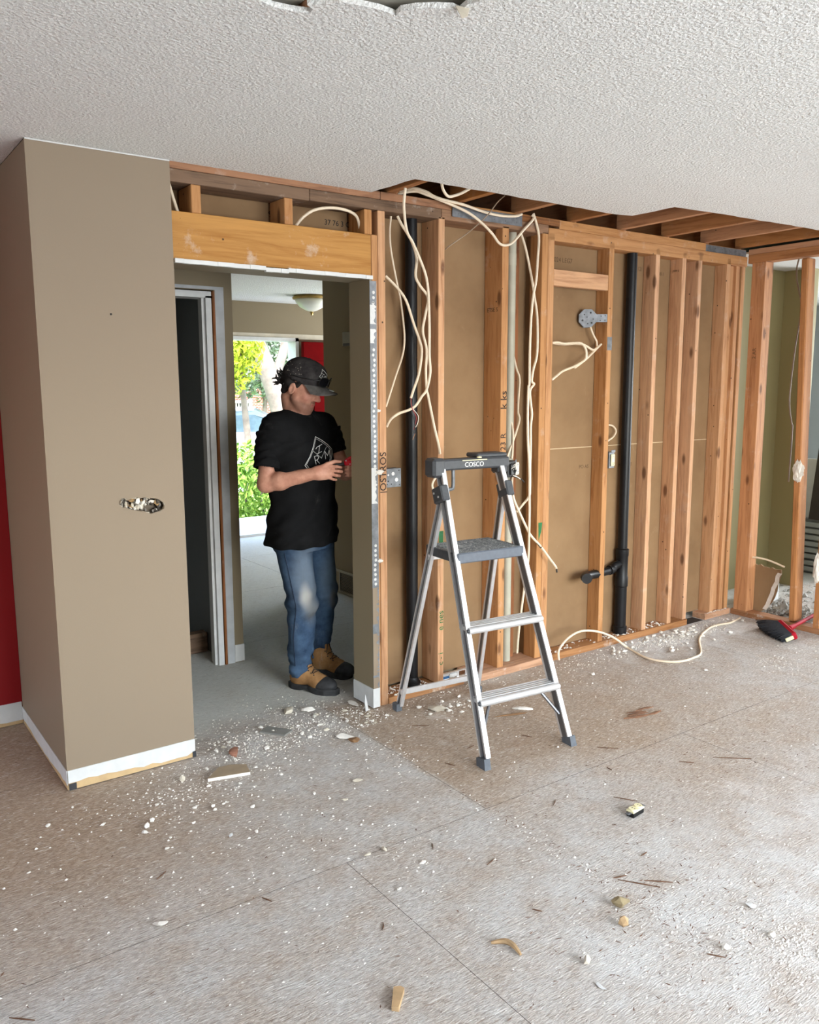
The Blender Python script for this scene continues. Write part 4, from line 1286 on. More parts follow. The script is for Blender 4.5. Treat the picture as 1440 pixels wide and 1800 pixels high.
# ------------------------------------------------------------------ broom lying by the right sill
br = empty('broom', (3.65, -.52, 0), 0, 'black bristled broom with red handle lying at the right sill', 'broom')
bo = Vector((3.65, -.52, 0))
P1, P2 = Vector((3.716, -.462, .062)) - bo, Vector((3.592, -.628, .040)) - bo
T1, T2 = Vector((3.705, -.318, .030)) - bo, Vector((3.545, -.590, .004)) - bo
bx = (P2 - P1).normalized()
bn = -((T1 + T2) / 2 - (P1 + P2) / 2)
bn = (bn - bx * bn.dot(bx)).normalized()
bz = bx.cross(bn)
if bz.z < 0: bz = -bz
hd = MB()
K = 40
for i in range(K):
    t_ = i / (K - 1)
    for j in range(7):
        root = P1.lerp(P2, t_) + bz * (.020 - .0065 * j)
        tip = T1.lerp(T2, t_) - bn * (.020 * math.sin(PI * t_)) + bz * (.030 - .010 * j) + Vector((random.uniform(-.006, .006), random.uniform(-.008, .008), random.uniform(-.003, .003)))
        tip.z = max(tip.z, .003)
        hd.tube([root, root.lerp(tip, .5) + bz * .004, tip], [.0042, .0038, .002], 4)
hb = hd.build('bristles', plain('black_bristle', srgb(40, 44, 50), .6, 0, .35, 60), br)
hb['kind'] = 'stuff'
redp = plain('red_plastic', srgb(158, 16, 34), .7, 0, .1, 12, 0, .2)
MB().bbox((-.112, -.012, -.024), (.112, .020, .024), .007, 0, basis(bx, bn, bz, (P1 + P2) / 2 + bn * .004)).build('head_block', redp, br)
a = (P1 + P2) / 2 + bn * .02
hend = Vector((4.50, -.43, .075)) - bo
MB().tube([a, a + (hend - a) * .10], [.020, .014], 12).build('socket', redp, br, smooth='auto')
MB().tube([a + (hend - a) * .06, hend], .0115, 12).build('handle', redp, br, smooth='auto')
MB().bbox((-.006, -.05, -.012), (.006, .0, .012), .002, 0, basis(bx, bn, bz, P2 + bx * .004)).build('end_clip', IVORY, br)

# ------------------------------------------------------------------ next room contents
wp = MB().bbox((.0, -.18, 0), (.02, .22, .50), .003).build('board', WHITE, loc=(5.585, .55, .462), rot=(0, math.radians(4), 0))
tag(wp, 'white board standing on the slatted panel beyond the right studs', 'board')
dk = MB().prism([(0, -.30, 0), (0, .03, 0), (0, -.02, .62), (0, -.30, .62)], (0, 0, 0), (.02, 0, 0)).build('board', plain('dark_brown_board', srgb(62, 54, 48), .7), loc=(5.53, .352, .462))
tag(dk, 'dark brown board leaning right of the white board', 'board')
rad = empty('slatted_crate', (5.55, .50, 0), math.radians(0), 'grey slatted panel standing low beyond the right studs', 'crate')
MB().box((.0, -.45, .0), (.08, .35, .46)).build('back_panel', GREY, rad)
for i in range(8):
    MB().bbox((-.03, -.45, .02 + i * .054), (-.002, .35, .058 + i * .054), .004).build('slat', NEXTW, rad)
wbx = empty('white_box', (4.42, .06, 0), math.radians(20), 'small white box on the rubble beyond the torn drywall', 'box')
MB().bbox((-.09, -.07, .0), (.09, .07, .20), .004).build('body', WHITE, wbx)
MB().bbox((-.092, -.072, .201), (.092, .072, .212), .003).build('lid', WHITE, wbx)
nc = MB().tube([(4.35, -.42, .30), (4.30, -.44, .22), (4.28, -.43, .10), (4.3, -.44, .006)], .004, 6, sub=4).build('cable', CABLE, smooth='auto')
tag(nc, 'pale cable hanging in the room behind the second right stud', 'cable', 'loose electrical cables')
nc2 = MB().tube([(4.30, -.62, .62), (4.26, -.55, .45), (4.24, -.50, .38), (4.23, -.47, .33)], .004, 6, sub=4).build('cable', WIRE_K, smooth='auto')
tag(nc2, 'black cable hanging behind the right stud gap', 'cable', 'loose electrical cables')

# ------------------------------------------------------------------ debris
def chunk(size, seedv, flat=.45, sub=2, rough=.22):
    rs = random.Random(seedv)
    bm = bmesh.new()
    bmesh.ops.create_icosphere(bm, subdivisions=sub if max(size) > .026 else 1, radius=1)
    pl = [(Vector((rs.uniform(-1, 1), rs.uniform(-1, 1), rs.uniform(-.6, 1))).normalized(), rs.uniform(.42, .75)) for _ in range(9)]
    for v in bm.verts:
        for n, d in pl:
            k = v.co.dot(n)
            if k > d: v.co -= n * (k - d)
        v.co *= 1 + rs.uniform(-rough, rough) * .4
    for v in bm.verts: v.co = Vector((v.co.x * size[0], v.co.y * size[1], v.co.z * size[2]))
    zmin = min(v.co.z for v in bm.verts)
    for v in bm.verts: v.co.z -= zmin
    me = bpy.data.meshes.new('debris')
    bm.to_mesh(me)
    bm.free()
    return me
def flake(poly, h, seedv):
    rs = random.Random(seedv)
    mb = MB()
    mb.prism([(p[0], p[1], 0) for p in poly], (0, 0, 0), (0, 0, h))
    me = bpy.data.meshes.new('debris')
    me.from_pydata([tuple(v) for v in mb.v], [], mb.f)
    return me
BRK = plain('brown_paper_backing', srgb(132, 98, 66), .9, 0, .25, 20)
PINK = plain('pinkish_brown_board', srgb(150, 104, 84), .9, 0, .25, 20)
GBRD = plain('tan_wood_scrap', srgb(172, 142, 104), .8, 0, .25, 18)
DEB = [
 # px-derived floor spot, size, material, flat, name, label
 ((-.510, -1.033), (.028, .014, .009), GYP, 'plaster_chip', 'white oblong plaster chip alone on the left floor'),
 ((.145, -.070), (.030, .055, .012), PINK, 'plaster_piece', 'reddish brown rounded plaster piece near the pillar base'),
 ((.640, -.265), (.036, .030, .008), BRK, 'paper_scrap', 'brown torn paper scrap at the sheet edge'),
 ((.625, -.200), (.055, .030, .010), GYP, 'plaster_piece', 'white broken plaster piece beside the brown paper scrap'),
 ((.655, -1.770), (.034, .020, .022), plain('khaki_plaster', srgb(146, 130, 98), .9, 0, .2, 14), 'plaster_piece', 'khaki rounded plaster lump with torn paper in the dust'),
 ((.590, -1.835), (.018, .014, .022), GBRD, 'plaster_piece', 'small tan plaster lump below the khaki lump'),
 ((.385, -1.880), (.022, .016, .016), SCAR, 'plaster_piece', 'off white cubic plaster lump on the near right floor'),
 ((.345, -1.965), (.024, .010, .003), WHITE, 'plaster_chip', 'flat white chip near the bottom centre right'),
 ((.980, -2.00), (.016, .024, .006), WHITE, 'plaster_chip', 'bright white pointed chip on the near right floor'),
 ((.745, -2.07), (.018, .014, .010), GYP, 'plaster_chip', 'white chip beside a dark splinter in the near rubble'),
 ((.905, -2.115), (.016, .018, .010), GYP, 'plaster_chip', 'white chip at the top of the near rubble patch'),
 ((-.140, -.690), (.017, .010, .006), WHITE, 'plaster_chip', 'white angular chip left of the ladder sheet corner'),
 ((.320, -.700), (.020, .008, .004), SCAR, 'plaster_chip', 'pale flat chip on the grey dust right of centre'),
 ((.440, -.595), (.030, .014, .006), SCAR, 'plaster_piece', 'crumbled grey plaster scrap on the dusty sheet'),
 ((-.360, -.455), (.018, .012, .010), GYP, 'plaster_chip', 'white chip in the small cluster below the pillar'),
 ((-.330, -.430), (.012, .010, .010), GYP, 'plaster_chip', 'round white chip second in the cluster below the pillar'),
 ((-.380, -.49), (.016, .010, .008), GYP, 'plaster_chip', 'white chip leftmost in the cluster below the pillar'),
 ((-.130, -.190), (.014, .018, .016), SCAR, 'plaster_chip', 'cream chip leaning at the pillar baseboard'),
 ((.250, -1.085), (.026, .010, .008), SCAR, 'plaster_chip', 'pale oval chip near the middle floor seam'),
 ((.190, -1.075), (.020, .010, .006), SCAR, 'plaster_chip', 'thin pale chip left of the oval chip'),
 ((.31, -1.22), (.011, .020, .004), GYP, 'plaster_chip', 'slim cream chip standing askew right of the floor gap'),
 ((.16, -1.30), (.010, .010, .008), GYP, 'plaster_chip', 'tiny round white chip beside the dark floor gap'),
 ((.645, .165), (.050, .028, .012), GYP, 'plaster_piece', 'white slab of plaster by the worker boot'),
 ((.56, .21), (.055, .030, .010), SCAR, 'plaster_piece', 'grey scuffed plaster slab behind the boot heel'),
 ((.86, .10), (.045, .024, .012), GYP, 'plaster_piece', 'white plaster piece at the jamb baseboard'),
 ((1.155, -.20), (.060, .030, .016), SCAR, 'plaster_piece', 'tan plaster slab behind the ladder left leg'),
 ((1.50, -.42), (.070, .025, .008), GYP, 'plaster_piece', 'long white plaster flake under the ladder'),
 ((1.42, -.46), (.12, .012, .004), BRK, 'wood_splinter', 'brown splinter beneath the ladder step'),
 ((2.16, -.30), (.022, .018, .010), GYP, 'plaster_chip', 'white chip on the floor right of the ladder'),
 ((2.85, -.30), (.030, .022, .012), GYP, 'plaster_chip', 'larger white chip inside the floor cable bend'),
 ((2.72, -.62), (.022, .016, .006), GYP, 'plaster_chip', 'flat white chip below the floor cable'),
]
for i, (p, sz, mt, nm, lab) in enumerate(DEB):
    me = chunk(sz, 100 + i)
    o = link_mesh(nm, me, mt, None, (p[0], p[1], .0), (0, 0, random.uniform(0, 6)))
    if i in (0, 1): o.rotation_euler.z = math.radians(-20)
    if i in (23,): o.rotation_euler.z = .6
    tag(o, lab, nm.split('_')[-1], 'rubble pieces on the floor')
# L-shaped drywall offcut near the pillar
oc = empty('drywall_offcut', (.04, -.235, 0), math.radians(-20), 'painted drywall offcut with white cut edge near the pillar', 'offcut')
MB().prism([(-.075, -.04, 0), (.095, -.025, 0), (.085, .05, 0), (.02, .065, 0), (-.03, .05, 0)], (0, 0, .0125), (0, 0, .0137)).build('paper_face', plain('taupe_paper_face', srgb(150, 132, 108), .8), oc)
MB().prism([(-.075, -.04, 0), (.095, -.025, 0), (.085, .05, 0), (.02, .065, 0), (-.03, .05, 0)], (0, 0, 0), (0, 0, .0124)).build('gypsum_core', GYP, oc)
# grey cut strip near the opening
g1 = MB().prism([(-.035, -.06, 0), (.03, -.07, 0), (.035, .06, 0), (-.03, .065, 0)], (0, 0, 0), (0, 0, .008)).build('drywall_offcut', plain('grey_board_offcut', srgb(120, 118, 112), .8), loc=(.40, .035, 0), rot=(0, 0, math.radians(38)))
tag(g1, 'grey rectangular board offcut on the floor before the opening', 'offcut')
# tan wood scrap at the bottom of the frame
ws = MB()
ws.prism([(-.010, -.036, 0), (.009, -.038, 0), (.015, .032, 0), (.004, .038, 0), (-.014, .034, 0)], (0, 0, 0), (0, 0, .014))
o = ws.build('wood_scrap', GBRD, loc=(-.118, -1.690, 0), rot=(0, 0, math.radians(-42)))
tag(o, 'chunky tan wood scrap at the bottom of the floor', 'wood scrap')
# curved sliver
cv = MB().tube([(.225, -1.665, .005), (.255, -1.690, .012), (.262, -1.72, .012), (.258, -1.752, .006)], [.004, .008, .008, .004], 6, sub=4).build('wood_sliver', GBRD)
tag(cv, 'curved tan wood sliver on the near floor', 'sliver')
# upright gypsum shard at the jamb
us = MB().prism([(0, 0, 0), (.022, 0, 0), (.014, .004, .05), (.004, .006, .085), (-.004, .004, .05)], (0, 0, 0), (.003, .007, 0)).build('plaster_shard', WHITE, loc=(.868, -.005, 0), rot=(0, 0, .4))
tag(us, 'upright white plaster shard leaning at the jamb baseboard', 'shard')
# dark splinters lying about
SPL = [(.96, -1.19, .6, .05), (1.85, -1.36, -.72, .16), (1.66, -1.27, -.8, .06), (1.30, -.68, -1.1, .05), (.80, -1.72, -.95, .13), (.86, -1.75, -.75, .09), (.70, -2.07, 2.2, .05), (-.92, -1.19, -.75, .07), (.02, -1.42, .9, .035), (.98, -.30, -.6, .08), (1.02, -.62, .2, .05),
       (.84, -.70, -1.2, .05), (.5, -1.35, .3, .05), (1.5, -.98, -.8, .09), (.44, -1.63, -1.0, .03), (1.35, -1.12, 1.5, .03), (1.20, -1.33, -1.0, .09), (.95, -1.62, .1, .04), (.78, -1.66, -.3, .05), (.40, -1.16, 1.0, .04), (-.42, -.78, .6, .05), (-.2, -1.1, 2.0, .04)]
spm = MB()
SPW = plain('dark_wood_splinter', srgb(96, 66, 46), .8, 0, .3, 30)
for i, (x, y, a, L) in enumerate(SPL):
    d = Vector((math.cos(a), math.sin(a), 0))
    n = Vector((-d.y, d.x, 0))
    w = .0013 + .0009 * random.random()
    me_ = MB().prism([-d * L / 2, -n * w, d * L / 2, n * w], (0, 0, 0), (0, 0, .003))
    o = me_.build('wood_splinter', SPW, loc=(x, y, .0002))
    tag(o, 'thin dark wood splinter lying on the dusty subfloor', 'splinter', 'dark splinters on the floor')
# big brown splintered gouge right of the ladder
gg = MB()
for i in range(9):
    a = -.25 + random.uniform(-.2, .2)
    x, y = 1.93 + random.uniform(-.08, .10), -.80 + random.uniform(-.05, .05)
    d = Vector((math.cos(a), math.sin(a), 0))
    n = Vector((-d.y, d.x, 0))
    L = random.uniform(.05, .16)
    gg.prism([Vector((x, y, 0)) - d * L / 2, Vector((x, y, 0)) - n * .008, Vector((x, y, 0)) + d * L / 2, Vector((x, y, 0)) + n * .006], (0, 0, .0002), (0, 0, .004 + .001 * i * .3))
o = gg.build('splintered_patch', plain('red_brown_gouge', srgb(120, 84, 60), .85, 0, .3, 25))
tag(o, 'splintered brown gouge in the subfloor right of the ladder', 'gouge')

# crumbs: uncountable plaster grit, denser at the sills and the opening
def crumbs(name, label, spots, mat, smin, smax, seedv, el=1.0):
    r_ = np.random.default_rng(seedv)
    V, F = [], []
    base = np.array([(1, 0, 0), (-1, 0, 0), (0, 1, 0), (0, -1, 0), (0, 0, 1), (0, 0, -.2)], float)
    tri = [(0, 2, 4), (2, 1, 4), (1, 3, 4), (3, 0, 4), (2, 0, 5), (1, 2, 5), (3, 1, 5), (0, 3, 5)]
    k = 0
    for (x0, x1, y0, y1, n, sx, zoff) in spots:
        for _ in range(n):
            x = r_.uniform(x0, x1) if sx == 'u' else np.clip(r_.normal((x0 + x1) / 2, (x1 - x0) / 4), x0 - .1, x1 + .1)
            y = r_.uniform(y0, y1) if sx == 'u' else r_.normal((y0 + y1) / 2, (y1 - y0) / 4)
            if y > -.012 and (x < .012 and x > -.53): continue
            if (-.004 < y < .19 and x > .905 and zoff < .02 and x < 3.9) or (y > 1.04 and x < .72): continue
            s = smin * (smax / smin) ** (r_.random() ** 2.6)
            b = base * (1 + r_.uniform(-.45, .45, (6, 1))) * np.array([el, 1, 1])
            a = r_.uniform(0, 6.3)
            c, q = math.cos(a), math.sin(a)
            b = b @ np.array([[c, q, 0], [-q, c, 0], [0, 0, 1]])
            b *= np.array([s, s * r_.uniform(.5, 1), s * r_.uniform(.35, .8)])
            b[:, 2] += zoff + .2 * s * .5
            V += [(x + p[0], y + p[1], max(p[2], zoff - .001)) for p in b]
            F += [(i + k, j + k, l + k) for i, j, l in tri]
            k += 6
    me = bpy.data.meshes.new(name)
    me.from_pydata(V, [], F)
    o = link_mesh(name, me, mat)
    return tag(o, label, 'grit', None, 'stuff')
crumbs('plaster_grit', 'fine white plaster grit scattered across the subfloor', [
    (-1.4, 3.8, -2.4, -.05, 4500, 'u', 0), (-.3, .95, -.35, .45, 3000, 'n', 0), (.1, .95, -.16, .10, 2200, 'u', 0), (.55, .8, -.9, 0, 350, 'n', 0), (1.0, 1.7, -.06, .0, 420, 'u', 0), (1.05, 1.6, -.32, -.12, 420, 'n', 0),
    (1.55, 2.1, -.30, -.02, 250, 'u', 0), (1.6, 2.5, -.75, -.3, 180, 'n', 0), (2.1, 3.85, -.20, -.01, 1800, 'u', 0), (2.7, 3.7, -.24, -.03, 2600, 'n', 0), (3.3, 3.8, -1.0, -.4, 250, 'n', 0), (3.0, 3.35, -1.05, -.55, 420, 'n', 0),
    (-.5, .3, -.55, -.02, 1000, 'n', 0), (-.75, .1, -1.2, -.35, 260, 'n', 0), (-.2, .3, -1.1, -.6, 200, 'n', 0), (.4, 1.3, -2.4, -1.75, 1500, 'n', 0), (.75, 1.1, -2.35, -2.05, 800, 'n', 0), (.0, .5, -1.3, -.95, 160, 'n', 0), (.66, .78, -1.9, -1.0, 200, 'n', 0),
    (.1, 1.9, .2, 1.6, 260, 'u', 0), (.4, .95, .12, .35, 260, 'n', 0)], GYP, .0011, .0066, 11)
crumbs('sill_grit', 'plaster crumbs lying on the sill plates between studs', [
    (1.03, 1.30, .02, .14, 160, 'u', .032), (1.37, 1.49, .02, .14, 40, 'u', .032), (2.62, 2.94, .01, .09, 90, 'u', .040), (3.01, 3.19, .01, .09, 70, 'u', .040), (2.12, 2.53, .01, .09, 40, 'u', .04), (3.60, 3.85, .004, .014, 40, 'u', .040)], GYP, .003, .014, 12)
rb = crumbs('rubble_heap', 'grey rubble heap beyond the right wall sill', [
    (3.99, 4.35, -.75, -.02, 700, 'u', 0), (4.0, 4.35, -.45, -.05, 350, 'u', .025), (4.02, 4.3, -.35, -.08, 150, 'u', .05), (4.35, 5.2, -.9, .3, 350, 'u', 0)], plain('grey_rubble', srgb(168, 166, 160), .9, 0, .3, 8), .008, .034, 13)
crumbs('wood_fibre_litter', 'short brown wood fibres littering the subfloor', [(-1.2, 3.4, -2.4, -.1, 1700, 'u', 0), (1.0, 2.6, -1.8, -.7, 900, 'n', 0), (.3, 1.3, -2.3, -1.5, 700, 'n', 0), (.70, .76, -2.1, -.9, 260, 'u', 0)], SPW, .0007, .0024, 14, 5.0)
# larger individual chips at the right sill
for i in range(80):
    x = random.uniform(2.5, 3.8) if i % 2 else random.gauss(3.15, .22)
    y = random.uniform(-.16, -.02) if i % 3 else random.uniform(-.35, -.05)
    s = random.uniform(.010, .024)
    o = link_mesh('plaster_chip', chunk((s, s * .7, s * .45), 300 + i), GYP, None, (x, y, 0), (0, 0, random.uniform(0, 6)))
    tag(o, 'small white plaster chip among the rubble along the right sill', 'chip', 'chips along the right sill')
for i in range(30):
    x = random.uniform(.05, .92)
    y = random.uniform(-.16, .12)
    s = random.uniform(.009, .022)
    o = link_mesh('plaster_chip', chunk((s, s * .7, s * .45), 400 + i), GYP if i % 3 else SCAR, None, (x, y, 0), (0, 0, random.uniform(0, 6)))
    tag(o, 'small plaster chip in the rubble band across the opening', 'chip', 'chips across the opening')
for i in range(18):
    x = random.uniform(1.08, 1.62)
    y = random.uniform(-.34, -.12)
    s = random.uniform(.009, .020)
    o = link_mesh('plaster_chip', chunk((s, s * .7, s * .45), 450 + i), GYP, None, (x, y, 0), (0, 0, random.uniform(0, 6)))
    tag(o, 'small white plaster chip in the patch between the ladder legs', 'chip', 'chips between the ladder legs')
for i in range(26):
    x, y = random.gauss(-.12, .22), random.gauss(-.42, .17)
    if y > -.03: y = -.05
    s = random.uniform(.007, .015)
    o = link_mesh('plaster_chip', chunk((s, s * .7, s * .5), 480 + i), GYP, None, (x, y, 0), (0, 0, random.uniform(0, 6)))
    tag(o, 'small white plaster chip scattered in front of the pillar', 'chip', 'chips in front of the pillar')

# ------------------------------------------------------------------ implicit-surface modelling (numpy distance field -> surface nets)
class Field:
    def __init__(s, lo, hi, h):
        s.lo = np.array(lo, float)
        s.h = h
        s.n = np.ceil((np.array(hi) - s.lo) / h).astype(int) + 1
        s.V = np.full(s.n, .15, np.float32)
    def sub(s, lo, hi):
        a = np.maximum(np.floor((np.array(lo) - s.lo) / s.h).astype(int), 0)
        b = np.minimum(np.ceil((np.array(hi) - s.lo) / s.h).astype(int) + 1, s.n)
        ax = [s.lo[i] + s.h * np.arange(a[i], b[i], dtype=np.float32) for i in range(3)]
        X, Y, Z = np.meshgrid(*ax, indexing='ij')
        return tuple(slice(a[i], b[i]) for i in range(3)), X, Y, Z
    def add(s, fn, lo, hi, k=.01, op='u', pad=.045):
        lo = np.array(lo) - pad
        hi = np.array(hi) + pad
        sl, X, Y, Z = s.sub(lo, hi)
        if X.size == 0: return s
        d = fn(X, Y, Z).astype(np.float32)
        v = s.V[sl]
        if op == 'u':
            t = np.maximum(k - np.abs(v - d), 0) / k
            s.V[sl] = np.minimum(v, d) - t * t * k * .25
        elif op == 's':
            d = -d
            t = np.maximum(k - np.abs(v - d), 0) / k
            s.V[sl] = np.maximum(v, d) + t * t * k * .25
        elif op == 'i':
            s.V[sl] = np.maximum(v, d)
        return s
    def cone(s, a, b, r1, r2, k=.01, op='u'):
        a = np.array(a, float)
        b = np.array(b, float)
        ab = b - a
        L = ab @ ab + 1e-12
        def fn(X, Y, Z):
            t = np.clip(((X - a[0]) * ab[0] + (Y - a[1]) * ab[1] + (Z - a[2]) * ab[2]) / L, 0, 1)
            return np.sqrt((X - a[0] - t * ab[0]) ** 2 + (Y - a[1] - t * ab[1]) ** 2 + (Z - a[2] - t * ab[2]) ** 2) - (r1 + (r2 - r1) * t)
        m = max(r1, r2)
        return s.add(fn, np.minimum(a, b) - m, np.maximum(a, b) + m, k, op)
    def ell(s, c, r, R=None, k=.01, op='u', noise=None):
        c = np.array(c, float)
        r = np.array(r, float)
        R = np.eye(3) if R is None else np.array(R)      # rows are the local axes
        def fn(X, Y, Z):
            P = np.stack([X - c[0], Y - c[1], Z - c[2]], -1) @ R.T.astype(np.float32)
            q = np.sqrt(((P / r) ** 2).sum(-1)) + 1e-9
            g = np.sqrt(((P / (r * r)) ** 2).sum(-1)) + 1e-9
            return q * (q - 1) / g
        m = r.max()
        return s.add(fn, c - m, c + m, k, op)
    def mesh(s):
        V = s.V
        S = V < 0
        nx, ny, nz = V.shape
        cnt = np.zeros((nx - 1, ny - 1, nz - 1), np.int8)
        for i in (0, 1):
            for j in (0, 1):
                for k in (0, 1):
                    cnt += S[i:nx - 1 + i, j:ny - 1 + j, k:nz - 1 + k]
        act = (cnt > 0) & (cnt < 8)
        idx = np.argwhere(act)
        N = len(idx)
        acc = np.zeros((N, 3))
        num = np.zeros(N)
        for ax in range(3):
            o = [a for a in range(3) if a != ax]
            for i in (0, 1):
                for j in (0, 1):
                    d0 = np.zeros(3, int)
                    d0[o[0]] = i
                    d0[o[1]] = j
                    d1 = d0.copy()
                    d1[ax] = 1
                    A = idx + d0
                    B = idx + d1
                    va = V[A[:, 0], A[:, 1], A[:, 2]]
                    vb = V[B[:, 0], B[:, 1], B[:, 2]]
                    mk = (va < 0) != (vb < 0)
                    t = np.where(mk, va / np.where(mk, va - vb, 1), 0)
                    p = d0 + 0.0
                    pos = np.tile(p, (N, 1))
                    pos[:, ax] += t
                    acc[mk] += pos[mk]
                    num[mk] += 1
        P = s.lo + (idx + acc / num[:, None]) * s.h
        cid = np.full(act.shape, -1, int)
        cid[idx[:, 0], idx[:, 1], idx[:, 2]] = np.arange(N)
        faces = []
        for ax in range(3):
            o = [a for a in range(3) if a != ax]
            sl0 = [slice(1, -1)] * 3
            sl0[ax] = slice(0, -1)
            sl1 = [slice(1, -1)] * 3
            sl1[ax] = slice(1, None)
            a = S[tuple(sl0)]
            b = S[tuple(sl1)]
            E = np.argwhere(a != b)
            if len(E) == 0: continue
            sg = a[E[:, 0], E[:, 1], E[:, 2]]
            G = E.copy()
            G[:, o[0]] += 1
            G[:, o[1]] += 1
            def cell(di, dj):
                q = G.copy()
                q[:, o[0]] -= di
                q[:, o[1]] -= dj
                return cid[q[:, 0], q[:, 1], q[:, 2]]
            Q = np.stack([cell(1, 1), cell(0, 1), cell(0, 0), cell(1, 0)], 1)
            flip = sg if ax != 1 else ~sg
            Q[~flip] = Q[~flip][:, ::-1]
            faces.append(Q)
        F = np.concatenate(faces)
        F = F[(F >= 0).all(1)]
        return P, F

def field_obj(f, name, mat, parent, smooth_it=2, loc=(0, 0, 0)):
    P, F = f.mesh()
    # light Laplacian smoothing
    for _ in range(smooth_it):
        acc = np.zeros_like(P)
        num = np.zeros(len(P))
        for i in range(4):
            a, b = F[:, i], F[:, (i + 1) % 4]
            np.add.at(acc, a, P[b])
            np.add.at(num, a, 1)
            np.add.at(acc, b, P[a])
            np.add.at(num, b, 1)
        P = P * .5 + .5 * acc / np.maximum(num, 1)[:, None]
    me = bpy.data.meshes.new(name)
    me.from_pydata(P.tolist(), [], F.tolist())
    bm = bmesh.new()
    bm.from_mesh(me)
    bmesh.ops.recalc_face_normals(bm, faces=bm.faces[:])
    bm.to_mesh(me)
    bm.free()
    return link_mesh(name, me, mat, parent, loc, smooth=True)

# ------------------------------------------------------------------ the person: local x = screen right, local y = away from the camera
PO = (.91, .53, 0)
person = empty('person', PO, math.atan2(-.475, .88), 'person in black t-shirt, jeans and cap looking down at a red tool', 'person')
FD = np.array([.806, -.588, 0])           # body facing
RD = np.array([-.588, -.806, 0])          # the person's right
# head frame
HC = np.array([-.062, -.028, 1.578])
Hf = np.array([.835, -.40, -.375])
Hf /= np.linalg.norm(Hf)
Hl = np.cross([0, 0, 1], Hf)
Hl /= np.linalg.norm(Hl)
Hu = np.cross(Hf, Hl)
HR = np.array([Hf, Hl, Hu])
def hp(x, y, z):
    return HC + Hf * x + Hl * y + Hu * z

# joints
hipR = np.array([-.13, -.10, .86])
hipL = np.array([-.005, .05, .86])
kneeR = np.array([-.083, -.145, .465])
kneeL = np.array([.035, .055, .455])
ankR = np.array([-.100, -.120, .10])
ankL = np.array([.000, .115, .10])
shR = np.array([-.222, -.105, 1.365])
shL = np.array([.062, .085, 1.362])
elR = np.array([-.250, -.160, 1.090])
elL = np.array([.150, .045, 1.125])
wrR = np.array([.000, -.228, 1.148])
wrL = np.array([.172, -.095, 1.150])

def torso(keys, z0, z1, wave=0):
    zs = [k[0] for k in keys]
    def fn(X, Y, Z):
        cx = np.interp(Z, zs, [k[1] for k in keys])
        cy = np.interp(Z, zs, [k[2] for k in keys])
        ru = np.interp(Z, zs, [k[3] for k in keys])
        rv = np.interp(Z, zs, [k[4] for k in keys])
        dx, dy = X - cx, Y - cy
        u = dx * RD[0] + dy * RD[1]
        v = dx * FD[0] + dy * FD[1]
        n = 2.4
        q = (np.abs(u / ru) ** n + np.abs(v / rv) ** n) ** (1 / n)
        d = (q - 1) * np.minimum(ru, rv)
        if wave:
            ang = np.arctan2(v, u)
            low = np.clip((1.25 - Z) / .5, 0, 1)
            d = d - wave * low * (np.sin(ang * 5 + Z * 9) * .6 + np.sin(ang * 9 - Z * 16 + 1) * .4) - wave * .5 * np.sin(Z * 46 + u * 24) * np.clip((1.1 - Z) / .2, 0, 1)
        return np.maximum(d, np.maximum(z0 - Z, Z - z1))
    return fn

# body: one continuous surface (head, neck, torso, arms, hands, legs)
B = Field((-.40, -.36, .04), (.26, .24, 1.74), .0042)
B.add(torso([(.80, -.07, -.03, .15, .11), (1.0, -.068, -.03, .15, .10), (1.2, -.075, -.02, .165, .105), (1.34, -.08, -.015, .15, .085), (1.42, -.083, -.012, .07, .06)], .80, 1.43), (-.33, -.28, .8), (.15, .2, 1.43), .02)
for h_, kn, an in ((hipR, kneeR, ankR), (hipL, kneeL, ankL)):
    B.cone(h_, kn, .075, .050, .02)
    B.cone(kn, an, .050, .036, .02)
for sh, el, wr in ((shR, elR, wrR), (shL, elL, wrL)):
    B.cone(sh, el, .046, .043, .02)
    mid = el + (wr - el) * .30
    B.cone(el, mid, .041, .045, .015)
    B.cone(mid, wr, .045, .029, .02)
# neck and head
B.cone((-.085, -.006, 1.38), tuple(hp(-.030, 0, -.075)), .066, .056, .03)
B.ell(hp(-.008, 0, .035), (.098, .077, .092), HR, .01)
B.ell(hp(.022, 0, -.035), (.072, .062, .080), HR, .03)
B.ell(hp(.055, 0, -.085), (.040, .044, .034), HR, .03)
B.ell(hp(.074, 0, -.100), (.020, .022, .018), HR, .02)
for s in (-1, 1):
    B.ell(hp(.055, s * .036, -.040), (.028, .022, .028), HR, .02)
    B.cone(hp(.012, s * .060, -.062), hp(.058, s * .030, -.102), .016, .015, .025)
    # ear: rim with a hollow
    B.ell(hp(-.010, s * .078, -.020), (.019, .009, .031), HR, .006)
    B.ell(hp(-.006, s * .086, -.018), (.010, .006, .018), HR, .004, 's')
    # eye sockets and lids
    B.ell(hp(.090, s * .031, -.004), (.013, .016, .010), HR, .010, 's')
    B.ell(hp(.080, s * .031, -.005), (.013, .014, .011), HR, .003)
# brow, nose with wings, mouth
B.cone(hp(.082, -.035, .014), hp(.082, .035, .014), .011, .011, .012)
B.cone(hp(.090, 0, .004), hp(.114, 0, -.034), .0085, .0125, .010)
for s in (-1, 1):
    B.ell(hp(.102, s * .011, -.039), (.011, .008, .008), HR, .006)
B.ell(hp(.090, 0, -.064), (.012, .024, .007), HR, .007)
B.ell(hp(.088, 0, -.074), (.011, .020, .006), HR, .006)
B.ell(hp(.104, 0, -.069), (.010, .024, .0022), HR, .003, 's')
B.ell(hp(.100, 0, -.053), (.006, .004, .008), HR, .006, 's')
